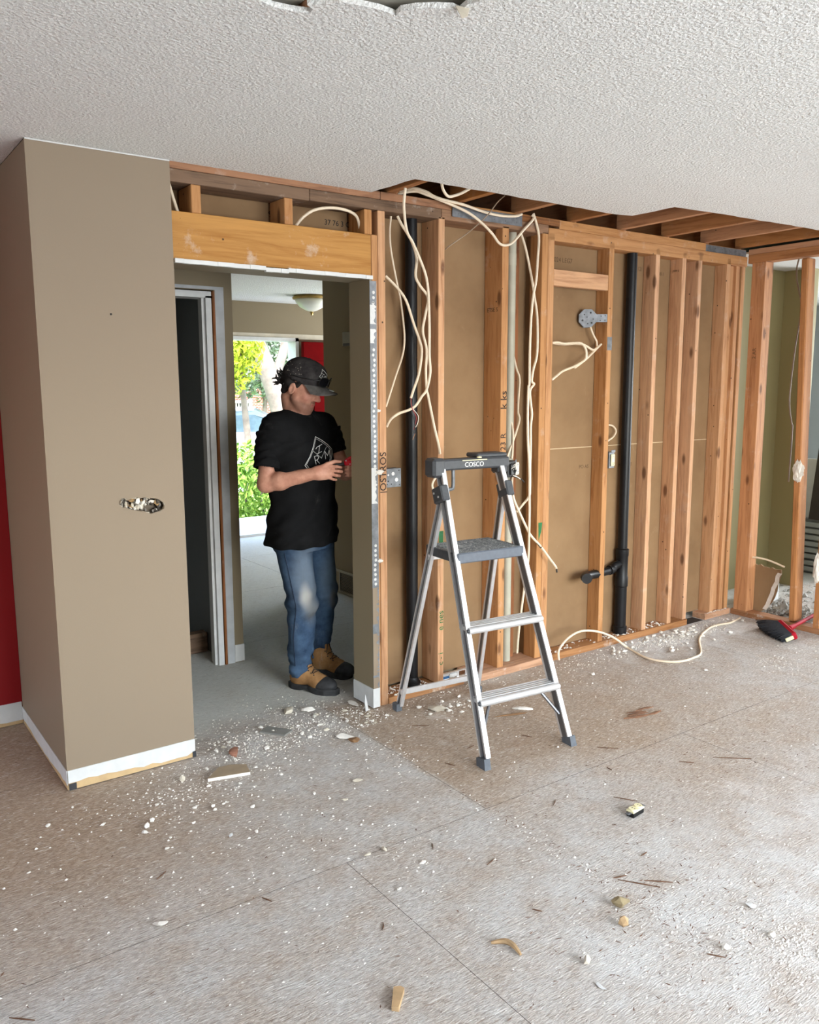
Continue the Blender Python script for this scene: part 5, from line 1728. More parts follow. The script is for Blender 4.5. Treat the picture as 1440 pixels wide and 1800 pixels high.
# right hand: palm back towards the camera, fingers closing round the tool
B.ell((.040, -.232, 1.150), (.050, .017, .037), None, .022)
B.ell((.012, -.230, 1.150), (.030, .020, .030), None, .02)
FR = [((.072, -.240, 1.182), (.103, -.249, 1.181), (.122, -.233, 1.176), (.126, -.213, 1.171), .0084),
      ((.079, -.242, 1.162), (.110, -.252, 1.159), (.127, -.236, 1.155), (.127, -.214, 1.152), .0087),
      ((.075, -.240, 1.1425), (.102, -.250, 1.1375), (.116, -.236, 1.134), (.115, -.215, 1.132), .0082),
      ((.064, -.236, 1.125), (.086, -.244, 1.1175), (.098, -.232, 1.114), (.096, -.213, 1.113), .0074)]
for a, b_, c, d, r in FR:
    root = np.array(a) * .55 + np.array((.035, -.233, 1.150)) * .45
    B.cone(root, a, r * 1.05, r * 1.10, .004)
    B.cone(a, b_, r * 1.08, r * 1.0, .0015)
    B.cone(b_, c, r * 1.04, r * .95, .0015)
    B.cone(c, d, r * .95, r * .82, .0015)
B.cone((.018, -.226, 1.168), (.056, -.232, 1.192), .0135, .0120, .010)
B.cone((.056, -.232, 1.192), (.092, -.230, 1.205), .0115, .0100, .003)
B.cone((.092, -.230, 1.205), (.122, -.222, 1.203), .0102, .0080, .003)
# left hand behind the tool
B.ell((.182, -.140, 1.156), (.018, .042, .036), None, .02)
for i, (z, r, L) in enumerate([(1.180, .0090, 1), (1.163, .0094, 1.06), (1.147, .0090, 1), (1.132, .0080, .85)]):
    a = np.array((.186, -.172, z))
    b_ = a + np.array((-.006, -.026 * L, -.001))
    c = b_ + np.array((-.016, -.010 * L, -.001))
    d = c + np.array((-.016, .006, 0))
    B.cone((.184, -.150, z), a, r * 1.05, r * 1.05, .006)
    B.cone(a, b_, r * 1.03, r, .003)
    B.cone(b_, c, r, r * .92, .003)
    B.cone(c, d, r * .92, r * .8, .003)
B.cone((.176, -.118, 1.172), (.172, -.150, 1.198), .0125, .0110, .008)
B.cone((.172, -.150, 1.198), (.168, -.182, 1.206), .0108, .0085, .003)

def skin_mat():
    t = NT('skin')
    v = t.coords('Object')
    n = t.noise(v, 30, 5, .6)
    n2 = t.noise(v, 240, 3)
    col = t.ramp(n, [(.3, srgb(186, 128, 106)), (.7, srgb(214, 160, 136))])
    at = t.node('ShaderNodeAttribute', attribute_name='tone')
    r_, g_, b_ = [at.outputs['Color']][0], None, None
    sp = t.node('ShaderNodeSeparateColor')
    t.link(at.outputs['Color'], sp.inputs[0])
    stub = t.math('MULTIPLY', sp.outputs[0], t.math('ADD', t.math('MULTIPLY', n2, .5), .5))
    col = t.mix(t.math('MULTIPLY', stub, .72), col, srgb(84, 56, 44))
    col = t.mix(t.math('MULTIPLY', sp.outputs[1], .6), col, srgb(178, 84, 80))
    col = t.mix(sp.outputs[2], col, srgb(70, 44, 36))
    t.color(col).set(.55, 0, .4)
    t.b.inputs['Subsurface Weight'].default_value = .0
    t.b.inputs['Subsurface Radius'].default_value = (.012, .005, .003)
    t.bump(n2, .08, .002)
    return t.mat
SKIN = skin_mat()
body = field_obj(B, 'body', SKIN, person, 1)
# stubble, lips and brow tones as a colour attribute of the skin itself
me = body.data
co = np.zeros(len(me.vertices) * 3)
me.vertices.foreach_get('co', co)
co = co.reshape(-1, 3)
q = (co - HC) @ HR.T
head = (q[:, 2] > -.14) & (q[:, 2] < .1) & (np.abs(q[:, 1]) < .1) & (np.abs(q[:, 0]) < .14)
def sst(a, b, x):
    t_ = np.clip((x - a) / (b - a), 0, 1)
    return t_ * t_ * (3 - 2 * t_)
st = sst(-.052, -.078, q[:, 2]) * sst(-.005, .02, q[:, 0]) * sst(-.135, -.115, q[:, 2])
st = np.maximum(st, sst(-.046, -.052, q[:, 2]) * sst(.085, .092, q[:, 0]) * (np.abs(q[:, 1]) < .028))
st = np.maximum(st, sst(.035, .01, q[:, 0]) * sst(-.02, -.0, q[:, 0]) * sst(-.02, -.06, q[:, 2]) * (np.abs(q[:, 1]) > .04))
lip = np.exp(-((q[:, 2] + .069) / .0075) ** 2) * sst(.085, .094, q[:, 0]) * (np.abs(q[:, 1]) < .022)
nose = np.exp(-((q[:, 0] - .118) ** 2 + q[:, 1] ** 2 + (q[:, 2] + .036) ** 2) / .00035) * .7
cheek = np.exp(-((q[:, 0] - .07) ** 2 + (np.abs(q[:, 1]) - .045) ** 2 + (q[:, 2] + .035) ** 2) / .0006) * .5
brow = np.exp(-((q[:, 2] - .016) / .005) ** 2) * sst(.07, .085, q[:, 0]) * (np.abs(q[:, 1]) > .012) * (np.abs(q[:, 1]) < .05)
eye = np.exp(-((q[:, 2] + .008) / .0018) ** 2) * (np.abs(np.abs(q[:, 1]) - .031) < .014) * (q[:, 0] > .075)
tone = np.ones((len(co), 4))
tone[:, 0] = st * head * (1 - lip)
tone[:, 1] = np.maximum(np.maximum(lip, nose), cheek) * head
tone[:, 2] = np.maximum(brow, eye) * head
ca = me.color_attributes.new('tone', 'FLOAT_COLOR', 'POINT')
ca.data.foreach_set('color', tone.reshape(-1).astype(np.float32))

# ------------------------------------------------------------------ clothes
def cloth(name, c0, c1, dust, scale=7, extra=None, rough=.9, dustc=(.45, .43, .40)):
    t = NT(name)
    v = t.coords('Object')
    n = t.noise(v, scale, 7, .65)
    f = t.noise(t.mapping(v, (1, 1, .25)), 320, 2)
    col = t.ramp(n, [(.34, c0), (.68, c1)])
    d = t.noise(t.mapping(v, (1, 1, .55), (4, 2, 1)), 11, 8, .72, .8)
    df = t.ramp(d, [(.60, (0, 0, 0)), (.78, (1, 1, 1))])
    col = t.mix(t.math('MULTIPLY', df, dust), col, (*dustc, 1))
    if extra: col = extra(t, v, col)
    t.color(col).set(rough, 0, .15)
    t.bump(f, .15, .002)
    return t.mat
SHIRT = cloth('black_cotton', (.0045, .0045, .005, 1), (.011, .011, .012, 1), .10)
def denim_fade(t, v, col):
    x, y, z = t.sep(v)
    def blob(c, r, amt, cc, col):
        n = t.node('ShaderNodeVectorMath', operation='DISTANCE')
        t.link(t.mapping(v, (1, 1, .55)), n.inputs[0])
        n.inputs[1].default_value = (c[0], c[1], c[2] * .55)
        m_ = t.node('ShaderNodeMapRange', interpolation_type='SMOOTHSTEP')
        m_.inputs['From Min'].default_value = r
        m_.inputs['From Max'].default_value = r * .3
        t.link(n.outputs['Value'], m_.inputs['Value'])
        return t.mix(t.math('MULTIPLY', m_.outputs[0], amt), col, cc)
    col = blob((-.03, -.235, .62), .15, .55, srgb(128, 138, 148), col)
    col = blob((-.055, -.235, .53), .055, .85, srgb(186, 184, 180), col)
    col = blob((.0, -.235, .46), .10, .55, srgb(120, 116, 106), col)
    col = blob((.09, -.02, .56), .12, .4, srgb(112, 128, 142), col)
    col = blob((.10, -.02, .44), .05, .6, srgb(120, 112, 100), col)
    return col
JEANS = cloth('blue_denim', srgb(44, 62, 86), srgb(78, 102, 130), .30, 9, denim_fade, .9, (.30, .33, .36))

S = Field((-.40, -.32, .72), (.26, .26, 1.50), .0050)
S.add(torso([(.74, -.078, -.03, .205, .160), (.82, -.078, -.03, .208, .162), (1.0, -.068, -.03, .190, .142), (1.15, -.070, -.028, .196, .142), (1.27, -.076, -.020, .198, .138), (1.345, -.081, -.014, .178, .116), (1.41, -.084, -.010, .128, .088), (1.455, -.086, -.008, .088, .074)], .762, 1.455, .0085), (-.36, -.28, .74), (.19, .22, 1.46), .012)
S.cone(shR + np.array((.030, .012, .0)), np.array((-.228, -.130, 1.27)), .083, .074, .05)
S.cone(shL + np.array((-.020, -.010, .0)), np.array((.085, .075, 1.30)), .080, .064, .05)
# open the sleeves and the neck
S.ell(hp(-.030, 0, -.155), (.088, .080, .060), HR, .010, 's')
S.ell((-.058, -.045, 1.475), (.078, .074, .050), None, .012, 's')
shirt = field_obj(S, 't_shirt', SHIRT, person, 2)
# diagonal folds pressed into the shirt
me = shirt.data
co = np.zeros(len(me.vertices) * 3)
nr_ = np.zeros(len(me.vertices) * 3)
me.vertices.foreach_get('co', co)
me.vertices.foreach_get('normal', nr_)
co = co.reshape(-1, 3)
nr_ = nr_.reshape(-1, 3)
slv = np.exp(-(((co[:, 0] + .245) / .07) ** 2)) * np.clip((co[:, 2] - 1.24) / .05, 0, 1)
dis = slv * .0022 * np.sin(co[:, 2] * 130 + co[:, 0] * 70 + 2 * np.sin(co[:, 1] * 30)) + .0025 * np.sin(co[:, 0] * 60 - co[:, 2] * 75 + 3 * np.sin(co[:, 2] * 12)) * (co[:, 2] < 1.3)
co = co + nr_ * dis[:, None]
me.vertices.foreach_set('co', co.reshape(-1))
def sleeve(a, b, ra, rb, ph):
    a, b = np.array(a), np.array(b)
    ax = (b - a) / np.linalg.norm(b - a)
    F = Field(np.minimum(a, b) - .13, np.maximum(a, b) + .13, .0045)
    def fn(X, Y, Z):
        px, py, pz = X - a[0], Y - a[1], Z - a[2]
        t = px * ax[0] + py * ax[1] + pz * ax[2]
        qx, qy, qz = px - t * ax[0], py - t * ax[1], pz - t * ax[2]
        L = np.linalg.norm(b - a)
        u = np.clip(t / L, 0, 1.2)
        ang = np.arctan2(qy, qx)
        fold = .0032 * np.sin(t * 150 + ang * 2 + ph + 1.2 * np.sin(ang * 3)) * np.clip((L - t) / .03, 0, 1)
        r = ra + (rb - ra) * u + fold
        d = np.sqrt(qx * qx + qy * qy + qz * qz) - r
        d = np.maximum(d, t - L)
        inner = np.maximum(np.sqrt(qx * qx + qy * qy + qz * qz) - (r - .007), (L - .05) - t)
        d = np.maximum(d, -inner)
        return np.maximum(d, -t)
    F.add(fn, np.minimum(a, b) - .12, np.maximum(a, b) + .12, .003)
    return field_obj(F, 'sleeve', SHIRT, shirt, 1)
sleeve((-.216, -.106, 1.34), (-.238, -.152, 1.165), .078, .073, .5)
sleeve((.066, .083, 1.345), (.108, .068, 1.222), .074, .064, 1.5)

J = Field((-.36, -.32, .04), (.24, .26, .98), .0048)
J.add(torso([(.70, -.070, -.03, .165, .125), (.80, -.072, -.03, .182, .138), (.95, -.070, -.03, .178, .13)], .74, .95), (-.33, -.26, .74), (.17, .2, .95), .02)
def leg(hip, kn, an, r0, r1, r2, ph):
    def fn(X, Y, Z):
        best = None
        for a, b, ra, rb in ((hip, kn, r0, r1), (kn, an, r1, r2)):
            ab = b - a
            t = np.clip(((X - a[0]) * ab[0] + (Y - a[1]) * ab[1] + (Z - a[2]) * ab[2]) / (ab @ ab), 0, 1)
            dx, dy, dz = X - a[0] - t * ab[0], Y - a[1] - t * ab[1], Z - a[2] - t * ab[2]
            d = np.sqrt(dx * dx + dy * dy + dz * dz) - (ra + (rb - ra) * t)
            if best is None: best = d
            else:
                k = .03
                h_ = np.maximum(k - np.abs(best - d), 0) / k
                best = np.minimum(best, d) - h_ * h_ * k * .25
        ang = np.arctan2(Y - (an[1] + kn[1]) / 2, X - (an[0] + kn[0]) / 2)
        low = np.clip((.30 - Z) / .2, 0, 1)
        kne = np.exp(-((Z - kn[2]) / .09) ** 2)
        f1 = np.sin(Z * 95 + ang * 1.5 + ph + 1.5 * np.sin(ang * 2 + ph))
        f2 = np.sin(Z * 70 - ang * 2.0 + ph * 2)
        best = best - low * (.0075 * f1) - kne * .0065 * f2 - .0022 * np.sin(ang * 3 + Z * 25 + ph) + .0055 * np.clip((.19 - Z) / .02, 0, 1) - .004 * np.exp(-((Z - .215) / .022) ** 2)
        return np.maximum(best, (an[2] - .025) - Z)
    return fn
J.add(leg(hipR + np.array((0, 0, -.02)), kneeR, ankR + np.array((-.002, -.004, -.01)), .097, .077, .059, .3), (-.26, -.26, .06), (.05, .02, .9), .02)
J.add(leg(hipL + np.array((0, 0, -.02)), kneeL, ankL + np.array((.002, 0, .01)), .097, .070, .052, 1.7), (-.13, -.06, .06), (.15, .22, .9), .02)
jeans = field_obj(J, 'jeans', JEANS, person, 2)
# side seam of the near leg and the bunched cuff fold
bvj = BVHTree.FromPolygons([v.co.copy() for v in jeans.data.vertices], [tuple(p.vertices) for p in jeans.data.polygons])
def snap(bv, p, d, off):
    h_ = bv.ray_cast(Vector(p), Vector(d))
    return (h_[0] + h_[1] * off) if h_[0] is not None else None
sm = []
for i in range(30):
    z = .74 - .60 * i / 29
    x = np.interp(z, [.14, .30, .465, .74], [-.125, -.130, -.112, -.165])
    p = snap(bvj, (x, -.6, z), (0, 1, 0), .0012)
    if p is not None: sm.append(p)
if len(sm) > 3: MB().tube(sm, .0022, 6).build('side_seam', plain('seam_thread', srgb(38, 52, 74), .9), jeans, smooth=True)

# boots
def boot(heel, toe, nm):
    t_ = np.array(toe[:2]) - np.array(heel[:2])
    L = np.linalg.norm(t_)
    d = np.array([t_[0] / L, t_[1] / L, 0])
    n = np.array([-d[1], d[0], 0])
    o = np.array([heel[0], heel[1], 0])
    R3 = np.array([d, n, [0, 0, 1]])
    P = lambda s, w, z: o + d * s + n * w + np.array([0, 0, z])
    F = Field(np.minimum(P(-.06, -.09, -.01), P(L + .05, .09, -.01)) - .09, np.maximum(P(-.06, -.09, .2), P(L + .05, .09, .2)) + .07, .0042)
    F.lo[2] = -.006
    F.cone(P(.055, 0, .085), P(.062, 0, .155), .050, .049, .02)
    F.ell(P(.050, 0, .055), (.062, .043, .050), R3, .025)
    F.cone(P(.075, 0, .095), P(.165, 0, .060), .045, .036, .03)
    F.ell(P(.19, 0, .042), (.075, .047, .040), R3, .03)
    F.add(lambda X, Y, Z: .018 - Z, P(-.2, -.2, -.02) - .2, P(L + .2, .2, .02) + .2, .001, 'i', 0) if False else None
    up_ = field_obj(F, nm, BOOT, person, 2)
    S2 = Field(F.lo, F.lo + F.n * F.h, .0042)
    def sole(X, Y, Z):
        px, py = X - o[0], Y - o[1]
        s = px * d[0] + py * d[1]
        w = px * n[0] + py * n[1]
        hw = np.interp(s, [-.012, .02, .07, .12, .18, .23, L + .012], [.020, .040, .041, .038, .050, .046, .018])
        q_ = np.maximum(np.abs(w) - hw, np.maximum(-.014 - s, s - L - .012))
        arch = .011 * np.exp(-((s - .105) / .028) ** 2)
        return np.maximum(q_, np.maximum(Z - .030, arch - Z)) - .002
    S2.add(sole, F.lo, F.lo + F.n * F.h, .004)
    so = field_obj(S2, 'sole', BLKR, up_, 2)
    # toe guard
    T = Field(F.lo, F.lo + F.n * F.h, .0042)
    T.ell(P(.200, 0, .042), (.075, .050, .0425), R3, .01)
    T.add(lambda X, Y, Z: .150 + .55 * (Z - .01) - ((X - o[0]) * d[0] + (Y - o[1]) * d[1]), F.lo, F.lo + F.n * F.h, .004, 'i', 0)
    field_obj(T, 'toe_guard', BLKR, up_, 1)
    bv = BVHTree.FromPolygons([v.co.copy() for v in up_.data.vertices], [tuple(p.vertices) for p in up_.data.polygons])
    # laces and eyelets
    for i in range(5):
        s = .088 + i * .017
        pts = []
        for w in np.linspace(-.024, .024, 7):
            h_ = snap(bv, P(s + .25 * abs(w) * (1 if i % 2 else -1), w, .4), (0, 0, -1), .002)
            if h_ is not None: pts.append(h_)
        if len(pts) > 2: MB().tube(pts, .0024, 6).build('lace', BLKR if i % 2 else plain('lace_brown', srgb(74, 52, 34), .9), up_, smooth=True)
        for w in (-.027, .027):
            h_ = snap(bv, P(s, w, .4), (0, 0, -1), .001)
            if h_ is not None:
                MB().tube([h_ - Vector((0, 0, .002)), h_ + Vector((0, 0, .0025))], .0036, 8).build('eyelet', WIRE_K, up_)
    return up_
BOOT = cloth('tan_nubuck', srgb(146, 106, 66), srgb(180, 138, 94), .6, 16, None, .85, (.46, .40, .32))
BLKR = plain('black_rubber', srgb(44, 44, 46), .7, 0, .45, 40)
boot((-.142, -.082), (.078, -.240), 'boot')
boot((-.035, .140), (.160, .000), 'boot')

# cap: dome, curved brim, button, print, sunglasses resting on it
CAPM = cloth('charcoal_cap_fabric', (.024, .022, .023, 1), (.075, .068, .068, 1), .45, 16, None, .9, (.24, .22, .22))
BRIM = cloth('grey_brim_fabric', (.09, .085, .08, 1), (.18, .17, .16, 1), .4, 22)
Cc = Field(HC - .19, HC + .21, .0042)
Cc.ell(hp(-.006, 0, .050), (.113, .090, .094), HR, .01)
Cc.ell(hp(.052, 0, .078), (.055, .066, .052), HR, .04)
def capcut(X, Y, Z):
    P_ = np.stack([X - HC[0], Y - HC[1], Z - HC[2]], -1) @ HR.T
    return (.020 + .06 * P_[..., 0] * (P_[..., 0] < 0)) - P_[..., 2]
Cc.add(capcut, HC - .19, HC + .21, .003, 'i', 0)
Cc.ell(hp(-.006, 0, .030), (.105, .083, .083), HR, .004, 's')
cap = field_obj(Cc, 'cap', CAPM, person, 2)
me_b = MB()
nu, nv = 17, 9
top_, bot_ = [], []
for j in range(nv):
    tt = j / (nv - 1)
    for i in range(nu):
        a = -1.15 + 2.3 * i / (nu - 1)
        rx0, ry0 = .088, .078
        rx1, ry1 = .196, .083
        x = (rx0 + (rx1 - rx0) * tt) * (math.cos(a) * .75 + .25) if True else 0
        x = rx0 * math.cos(a) + (rx1 - rx0 * math.cos(a)) * tt * max(0, math.cos(a * 1.22)) ** .55
        y = (ry0 + (ry1 - ry0) * tt) * math.sin(a) * 1.05
        z = .046 - .010 * tt - 6.2 * y * y * (.4 + .6 * tt)
        top_.append(Vector(hp(x, y, z)))
        bot_.append(Vector(hp(x, y, z - .0035)))
vsb = top_ + bot_
fsb = []
for j in range(nv - 1):
    for i in range(nu - 1):
        a = j * nu + i
        fsb.append((a, a + 1, a + nu + 1, a + nu))
        fsb.append((a + nv * nu, a + nu + nv * nu, a + nu + 1 + nv * nu, a + 1 + nv * nu))
rim = [i for i in range(nu)] + [j * nu + nu - 1 for j in range(1, nv)] + [(nv - 1) * nu + i for i in range(nu - 2, -1, -1)] + [j * nu for j in range(nv - 2, 0, -1)]
for a, b in zip(rim, rim[1:] + rim[:1]):
    fsb.append((a, b, b + nv * nu, a + nv * nu))
me_b.add(vsb, fsb).build('brim', BRIM, cap, smooth='auto')
MB().lathe([(.0001, .006), (.006, .004), (.008, 0), (.0001, -.001)], 12, Matrix(((Hf[0], Hl[0], Hu[0], 0), (Hf[1], Hl[1], Hu[1], 0), (Hf[2], Hl[2], Hu[2], 0), (0, 0, 0, 1))) if False else basis(Vector(Hf), Vector(Hl), Vector(Hu), hp(-.004, 0, .142))).build('button', CAPM, cap, smooth=True)
bvc = BVHTree.FromPolygons([v.co.copy() for v in cap.data.vertices], [tuple(p.vertices) for p in cap.data.polygons])
def on_cap(y, z, off=.0015):
    return snap(bvc, hp(.4, y, z), -Hf, off)
def on_capside(x, z, off=.0015):
    return snap(bvc, hp(x, -.4, z), Hl, off)
def stroke(name, pts, r, mat, parent, bv=None, n=6):
    pts = [p for p in pts if p is not None]
    if len(pts) > 1:
        return MB().tube(pts, r, 5).build(name, mat, parent)
# front diamond badge with lettering strokes
dm = [(-.048, .088), (-.022, .122), (.012, .100), (-.020, .064), (-.048, .088)]
pts = []
for (a0, b0), (a1, b1) in zip(dm[:-1], dm[1:]):
    for k in range(5): pts.append(on_cap(a0 + (a1 - a0) * k / 5, b0 + (b1 - b0) * k / 5))
pts.append(on_cap(*dm[0]))
stroke('badge_outline', pts, .0013, WPRINT, cap)
for seg in ([(-.038, .078), (-.032, .096), (-.026, .086), (-.032, .082)], [(-.02, .076), (-.016, .094), (-.012, .084), (-.006, .096)], [(-.034, .104), (-.018, .100)]):
    stroke('badge_lettering', [on_cap(a, b) for a, b in seg], .0012, WPRINT, cap)
# paint flecks on the side
for i in range(20):
    x, z = random.gauss(-.02, .028), random.gauss(.07, .02)
    p = on_capside(x, z, .0005)
    if p is not None:
        bmk = MB().tube([p, p + Vector((random.uniform(-.003, .003), 0, random.uniform(-.003, .004)))], random.uniform(.0008, .0017), 5)
        bmk.build('paint_fleck', SCAR, cap)
# round sticker on the brim
sc_c = hp(.170, -.012, .0405)
MB().lathe([(.011, 0), (.0145, 0), (.0145, .001), (.011, .001)], 20, basis(Vector(Hf), Vector(Hl), Vector(Hu), sc_c)).build('brim_sticker', WPRINT, cap)
MB().lathe([(.0001, 0), (.0105, 0), (.0105, .0008), (.0001, .0008)], 20, basis(Vector(Hf), Vector(Hl), Vector(Hu), sc_c)).build('brim_sticker', WIRE_K, cap)
# sunglasses
sg = empty('sunglasses', (0, 0, 0))
sg.parent = person
GLS = plain('dark_lens', (.006, .006, .008), .12, 0, .1)
for s in (-1, 1):
    c0 = hp(.134, s * .036 - .006, .068)
    Mx = basis(Vector(Hl), Vector(Hu), Vector(Hf), c0) @ Matrix.Rotation(s * .30, 4, 'Y')
    ln = []
    for i in range(20):
        a = 2 * PI * i / 20
        ln.append((math.copysign(abs(math.cos(a)) ** .8, math.cos(a)) * .033, math.copysign(abs(math.sin(a)) ** .8, math.sin(a)) * .024))
    vs_ = [Mx @ Vector((x, y, -.001 - 6 * (x * x + y * y))) for x, y in ln]
    MB().prism(vs_, -Vector(Hf) * .001, Vector(Hf) * .001).build('lens', GLS, sg)
    MB().tube(vs_ + [vs_[0]], .0022, 6, cap=False).build('rim', WIRE_K, sg)
    MB().tube([hp(.118, s * .064, .074), hp(.085, s * .088, .066), hp(.03, s * .099, .055), hp(-.03, s * .098, .048)], .0026, 6, sub=3).build('temple', WIRE_K, sg, smooth=True)
MB().tube([hp(.122, -.010, .074), hp(.126, -.004, .077), hp(.122, .004, .074)], .0022, 6).build('bridge', WIRE_K, sg)
# hair: dark mass under the cap with curls at the nape
HAIR = plain('dark_brown_hair', (.010, .007, .006), .6, 0, .4, 60)
Hh = Field(HC - .2, HC + .16, .0042)
Hh.ell(hp(-.034, 0, .010), (.084, .0815, .056), HR, .01)
for s in (-1, 1):
    Hh.cone(hp(.020, s * .066, .025), hp(.012, s * .067, .004), .012, .008, .02)
    Hh.cone(hp(-.045, s * .062, .0), hp(-.062, s * .050, -.05), .022, .016, .02)
Hh.cone(hp(-.095, -.03, -.005), hp(-.098, .03, -.005), .022, .022, .02)
Hh.add(lambda X, Y, Z: (np.stack([X - HC[0], Y - HC[1], Z - HC[2]], -1) @ HR.T)[..., 2] - .045, HC - .2, HC + .16, .002, 'i', 0)
hair = field_obj(Hh, 'hair', HAIR, person, 1)
cu = MB()
for i in range(46):
    y0 = random.uniform(-.075, .05)
    z0 = random.uniform(-.03, .038)
    p0 = hp(-.090 - .012 * (1 - abs(y0) / .08), y0, z0)
    L = random.uniform(.018, .046)
    d_ = -Hf * L + Hl * random.uniform(-.015, .012) + Hu * random.uniform(-.012, .018)
    cv_ = Hu * random.uniform(-.012, .018)
    cu.tube([p0, p0 + d_ * .4 + cv_ * .4, p0 + d_ * .8 + cv_, p0 + d_ * .9 + cv_ * 1.7], [.0042, .0045, .003, .001], 5, sub=3)
for i in range(14):
    y0 = -random.uniform(.055, .080)
    p0 = hp(random.uniform(-.07, -.02), y0, random.uniform(.0, .03))
    cu.tube([p0, p0 - Hu * .02 - Hl * .006, p0 - Hu * .035 - Hf * .008], [.004, .004, .001], 5, sub=3)
cu.build('curls', HAIR, hair, smooth=True)

# shirt print: double-line diamond with hammer, R, M (ribbons laid on the shirt front)
bvs = BVHTree.FromPolygons([v.co.copy() for v in shirt.data.vertices], [tuple(p.vertices) for p in shirt.data.polygons])
def chest(a_, z, off=.0012):
    return snap(bvs, (a_, -.6, z), (0, 1, 0), off)
def poly(name, pts, r=.0022):
    out = []
    for (w0, z0), (w1, z1) in zip(pts[:-1], pts[1:]):
        k = max(2, int(math.hypot(w1 - w0, z1 - z0) / .006))
        for i in range(k): out.append(chest(w0 + (w1 - w0) * i / k, z0 + (z1 - z0) * i / k))
    out.append(chest(*pts[-1]))
    out = [p for p in out if p is not None]
    if len(out) > 1: MB().tube(out, r, 5).build(name, WPRINT, shirt)
dia = [(.002, 1.322), (-.012, 1.268), (-.030, 1.224), (-.054, 1.184), (-.020, 1.140), (.034, 1.118), (.072, 1.170), (.088, 1.225), (.086, 1.252), (.064, 1.278), (.034, 1.302), (.002, 1.322)]
cx_, cz_ = .022, 1.222
poly('print_outline', dia, .0014)
poly('print_outline', [(cx_ + (w - cx_) * .90, cz_ + (z - cz_) * .90) for w, z in dia], .0008)
poly('print_divider', [(-.010, 1.252), (.032, 1.212)], .0008)
poly('print_divider', [(.058, 1.268), (.030, 1.214)], .0008)
poly('print_hammer', [(.002, 1.262), (.008, 1.270), (.034, 1.282)], .0015)
poly('print_hammer', [(.006, 1.236), (.032, 1.246)], .0012)
poly('print_hammer', [(.022, 1.276), (.016, 1.238)], .0015)
poly('print_letter', [(.002, 1.186), (-.006, 1.226), (.010, 1.228), (.016, 1.218), (.010, 1.208), (-.001, 1.205)], .0015)
poly('print_letter', [(.006, 1.206), (.020, 1.188)], .0015)
poly('print_letter', [(.052, 1.206), (.048, 1.246), (.062, 1.222), (.072, 1.250), (.076, 1.208)], .0015)

# the tool in the hands
tl = empty('hand_tool', PO, math.atan2(-.475, .88), 'small red handled cutting tool held in both hands', 'tool')
RT = plain('glossy_red_plastic', srgb(196, 22, 40), .25)
MB().tube([(.062, -.212, 1.184), (.10, -.208, 1.186), (.150, -.204, 1.190)], [.006, .0075, .008], 10, sub=3).build('black_grip', WIRE_K, tl, smooth=True)
MB().bbox((.142, -.218, 1.182), (.186, -.192, 1.212), .006).build('red_body', RT, tl)
MB().tube([(.15, -.206, 1.207), (.175, -.21, 1.222), (.198, -.204, 1.220)], [.007, .008, .006], 10, sub=3).build('red_lever', RT, tl, smooth=True)
MB().tube([(.182, -.205, 1.196), (.208, -.202, 1.193)], [.007, .003], 8).build('steel_jaw', GALV, tl)
for x, z in ((.150, 1.207), (.170, 1.190), (.181, 1.208)):
    MB().lathe([(.0001, 0), (.0035, 0), (.003, .0015), (.0001, .002)], 10, Matrix.Translation((x, -.2182, z)) @ Matrix.Rotation(PI / 2, 4, 'X')).build('screw', ALU, tl)

# ------------------------------------------------------------------ outside the front door
def grass_mat():
    t = NT('lawn')
    n = t.noise(t.pos(), 6, 6)
    t.color(t.ramp(n, [(.3, srgb(74, 110, 40)), (.7, srgb(130, 160, 70))])).set(.9)
    return t.mat
gnd = struct('floor_lawn', MB().box((-20, 6.4, -.6), (40, 60, -.35)), grass_mat())
struct('floor_porch', MB().box((.5, 4.99, -.25), (6.0, 6.4, -.06)), plain('pale_concrete', srgb(206, 204, 198), .8))
st_ = struct('floor_street', MB().box((-20, 11, -.36), (40, 18, -.34)), plain('pale_asphalt', srgb(150, 150, 150), .9))

def leaf_cloud(n, center, radius, size, seedv, shell=.55):
    r_ = np.random.default_rng(seedv)
    V, F = [], []
    k = 0
    c = np.array(center)
    R_ = np.array(radius)
    for _ in range(n):
        d = r_.normal(size=3)
        d /= np.linalg.norm(d)
        p = c + d * R_ * (shell + (1 - shell) * r_.random()) * (1 + .12 * math.sin(d[0] * 7) * math.cos(d[2] * 6))
        nrm = d + r_.normal(size=3) * .7
        nrm /= np.linalg.norm(nrm)
        u = np.cross(nrm, r_.normal(size=3))
        u /= np.linalg.norm(u)
        w = np.cross(nrm, u)
        s = size * r_.uniform(.6, 1.3)
        bend = nrm * s * .15
        V += [tuple(p - u * s), tuple(p + w * s * .42 + bend), tuple(p + u * s), tuple(p - w * s * .42 + bend)]
        F.append((k, k + 1, k + 2, k + 3))
        k += 4
    return V, F
def leafmat(name, a, b):
    t = NT(name)
    n = t.noise(t.pos(), 9, 4)
    t.color(t.ramp(n, [(.3, a), (.7, b)])).set(.6, 0, .3)
    t.b.inputs['Transmission Weight'].default_value = 0
    return t.mat
def foliage(name, n, c, r, s, mat, parent, seedv):
    V, F = leaf_cloud(n, c, r, s, seedv)
    me = bpy.data.meshes.new(name)
    me.from_pydata(V, [], F)
    o = link_mesh(name, me, mat, parent)
    o['kind'] = 'stuff'
    return o
HG = leafmat('hedge_leaf', srgb(86, 132, 44), srgb(170, 204, 92))
YG = leafmat('yellow_green_leaf', srgb(128, 150, 30), srgb(200, 206, 70))
BG_ = leafmat('grey_green_leaf', srgb(84, 106, 84), srgb(138, 156, 128))
BARK = plain('grey_bark', srgb(112, 104, 96), .9, 0, .3, 5, .4)
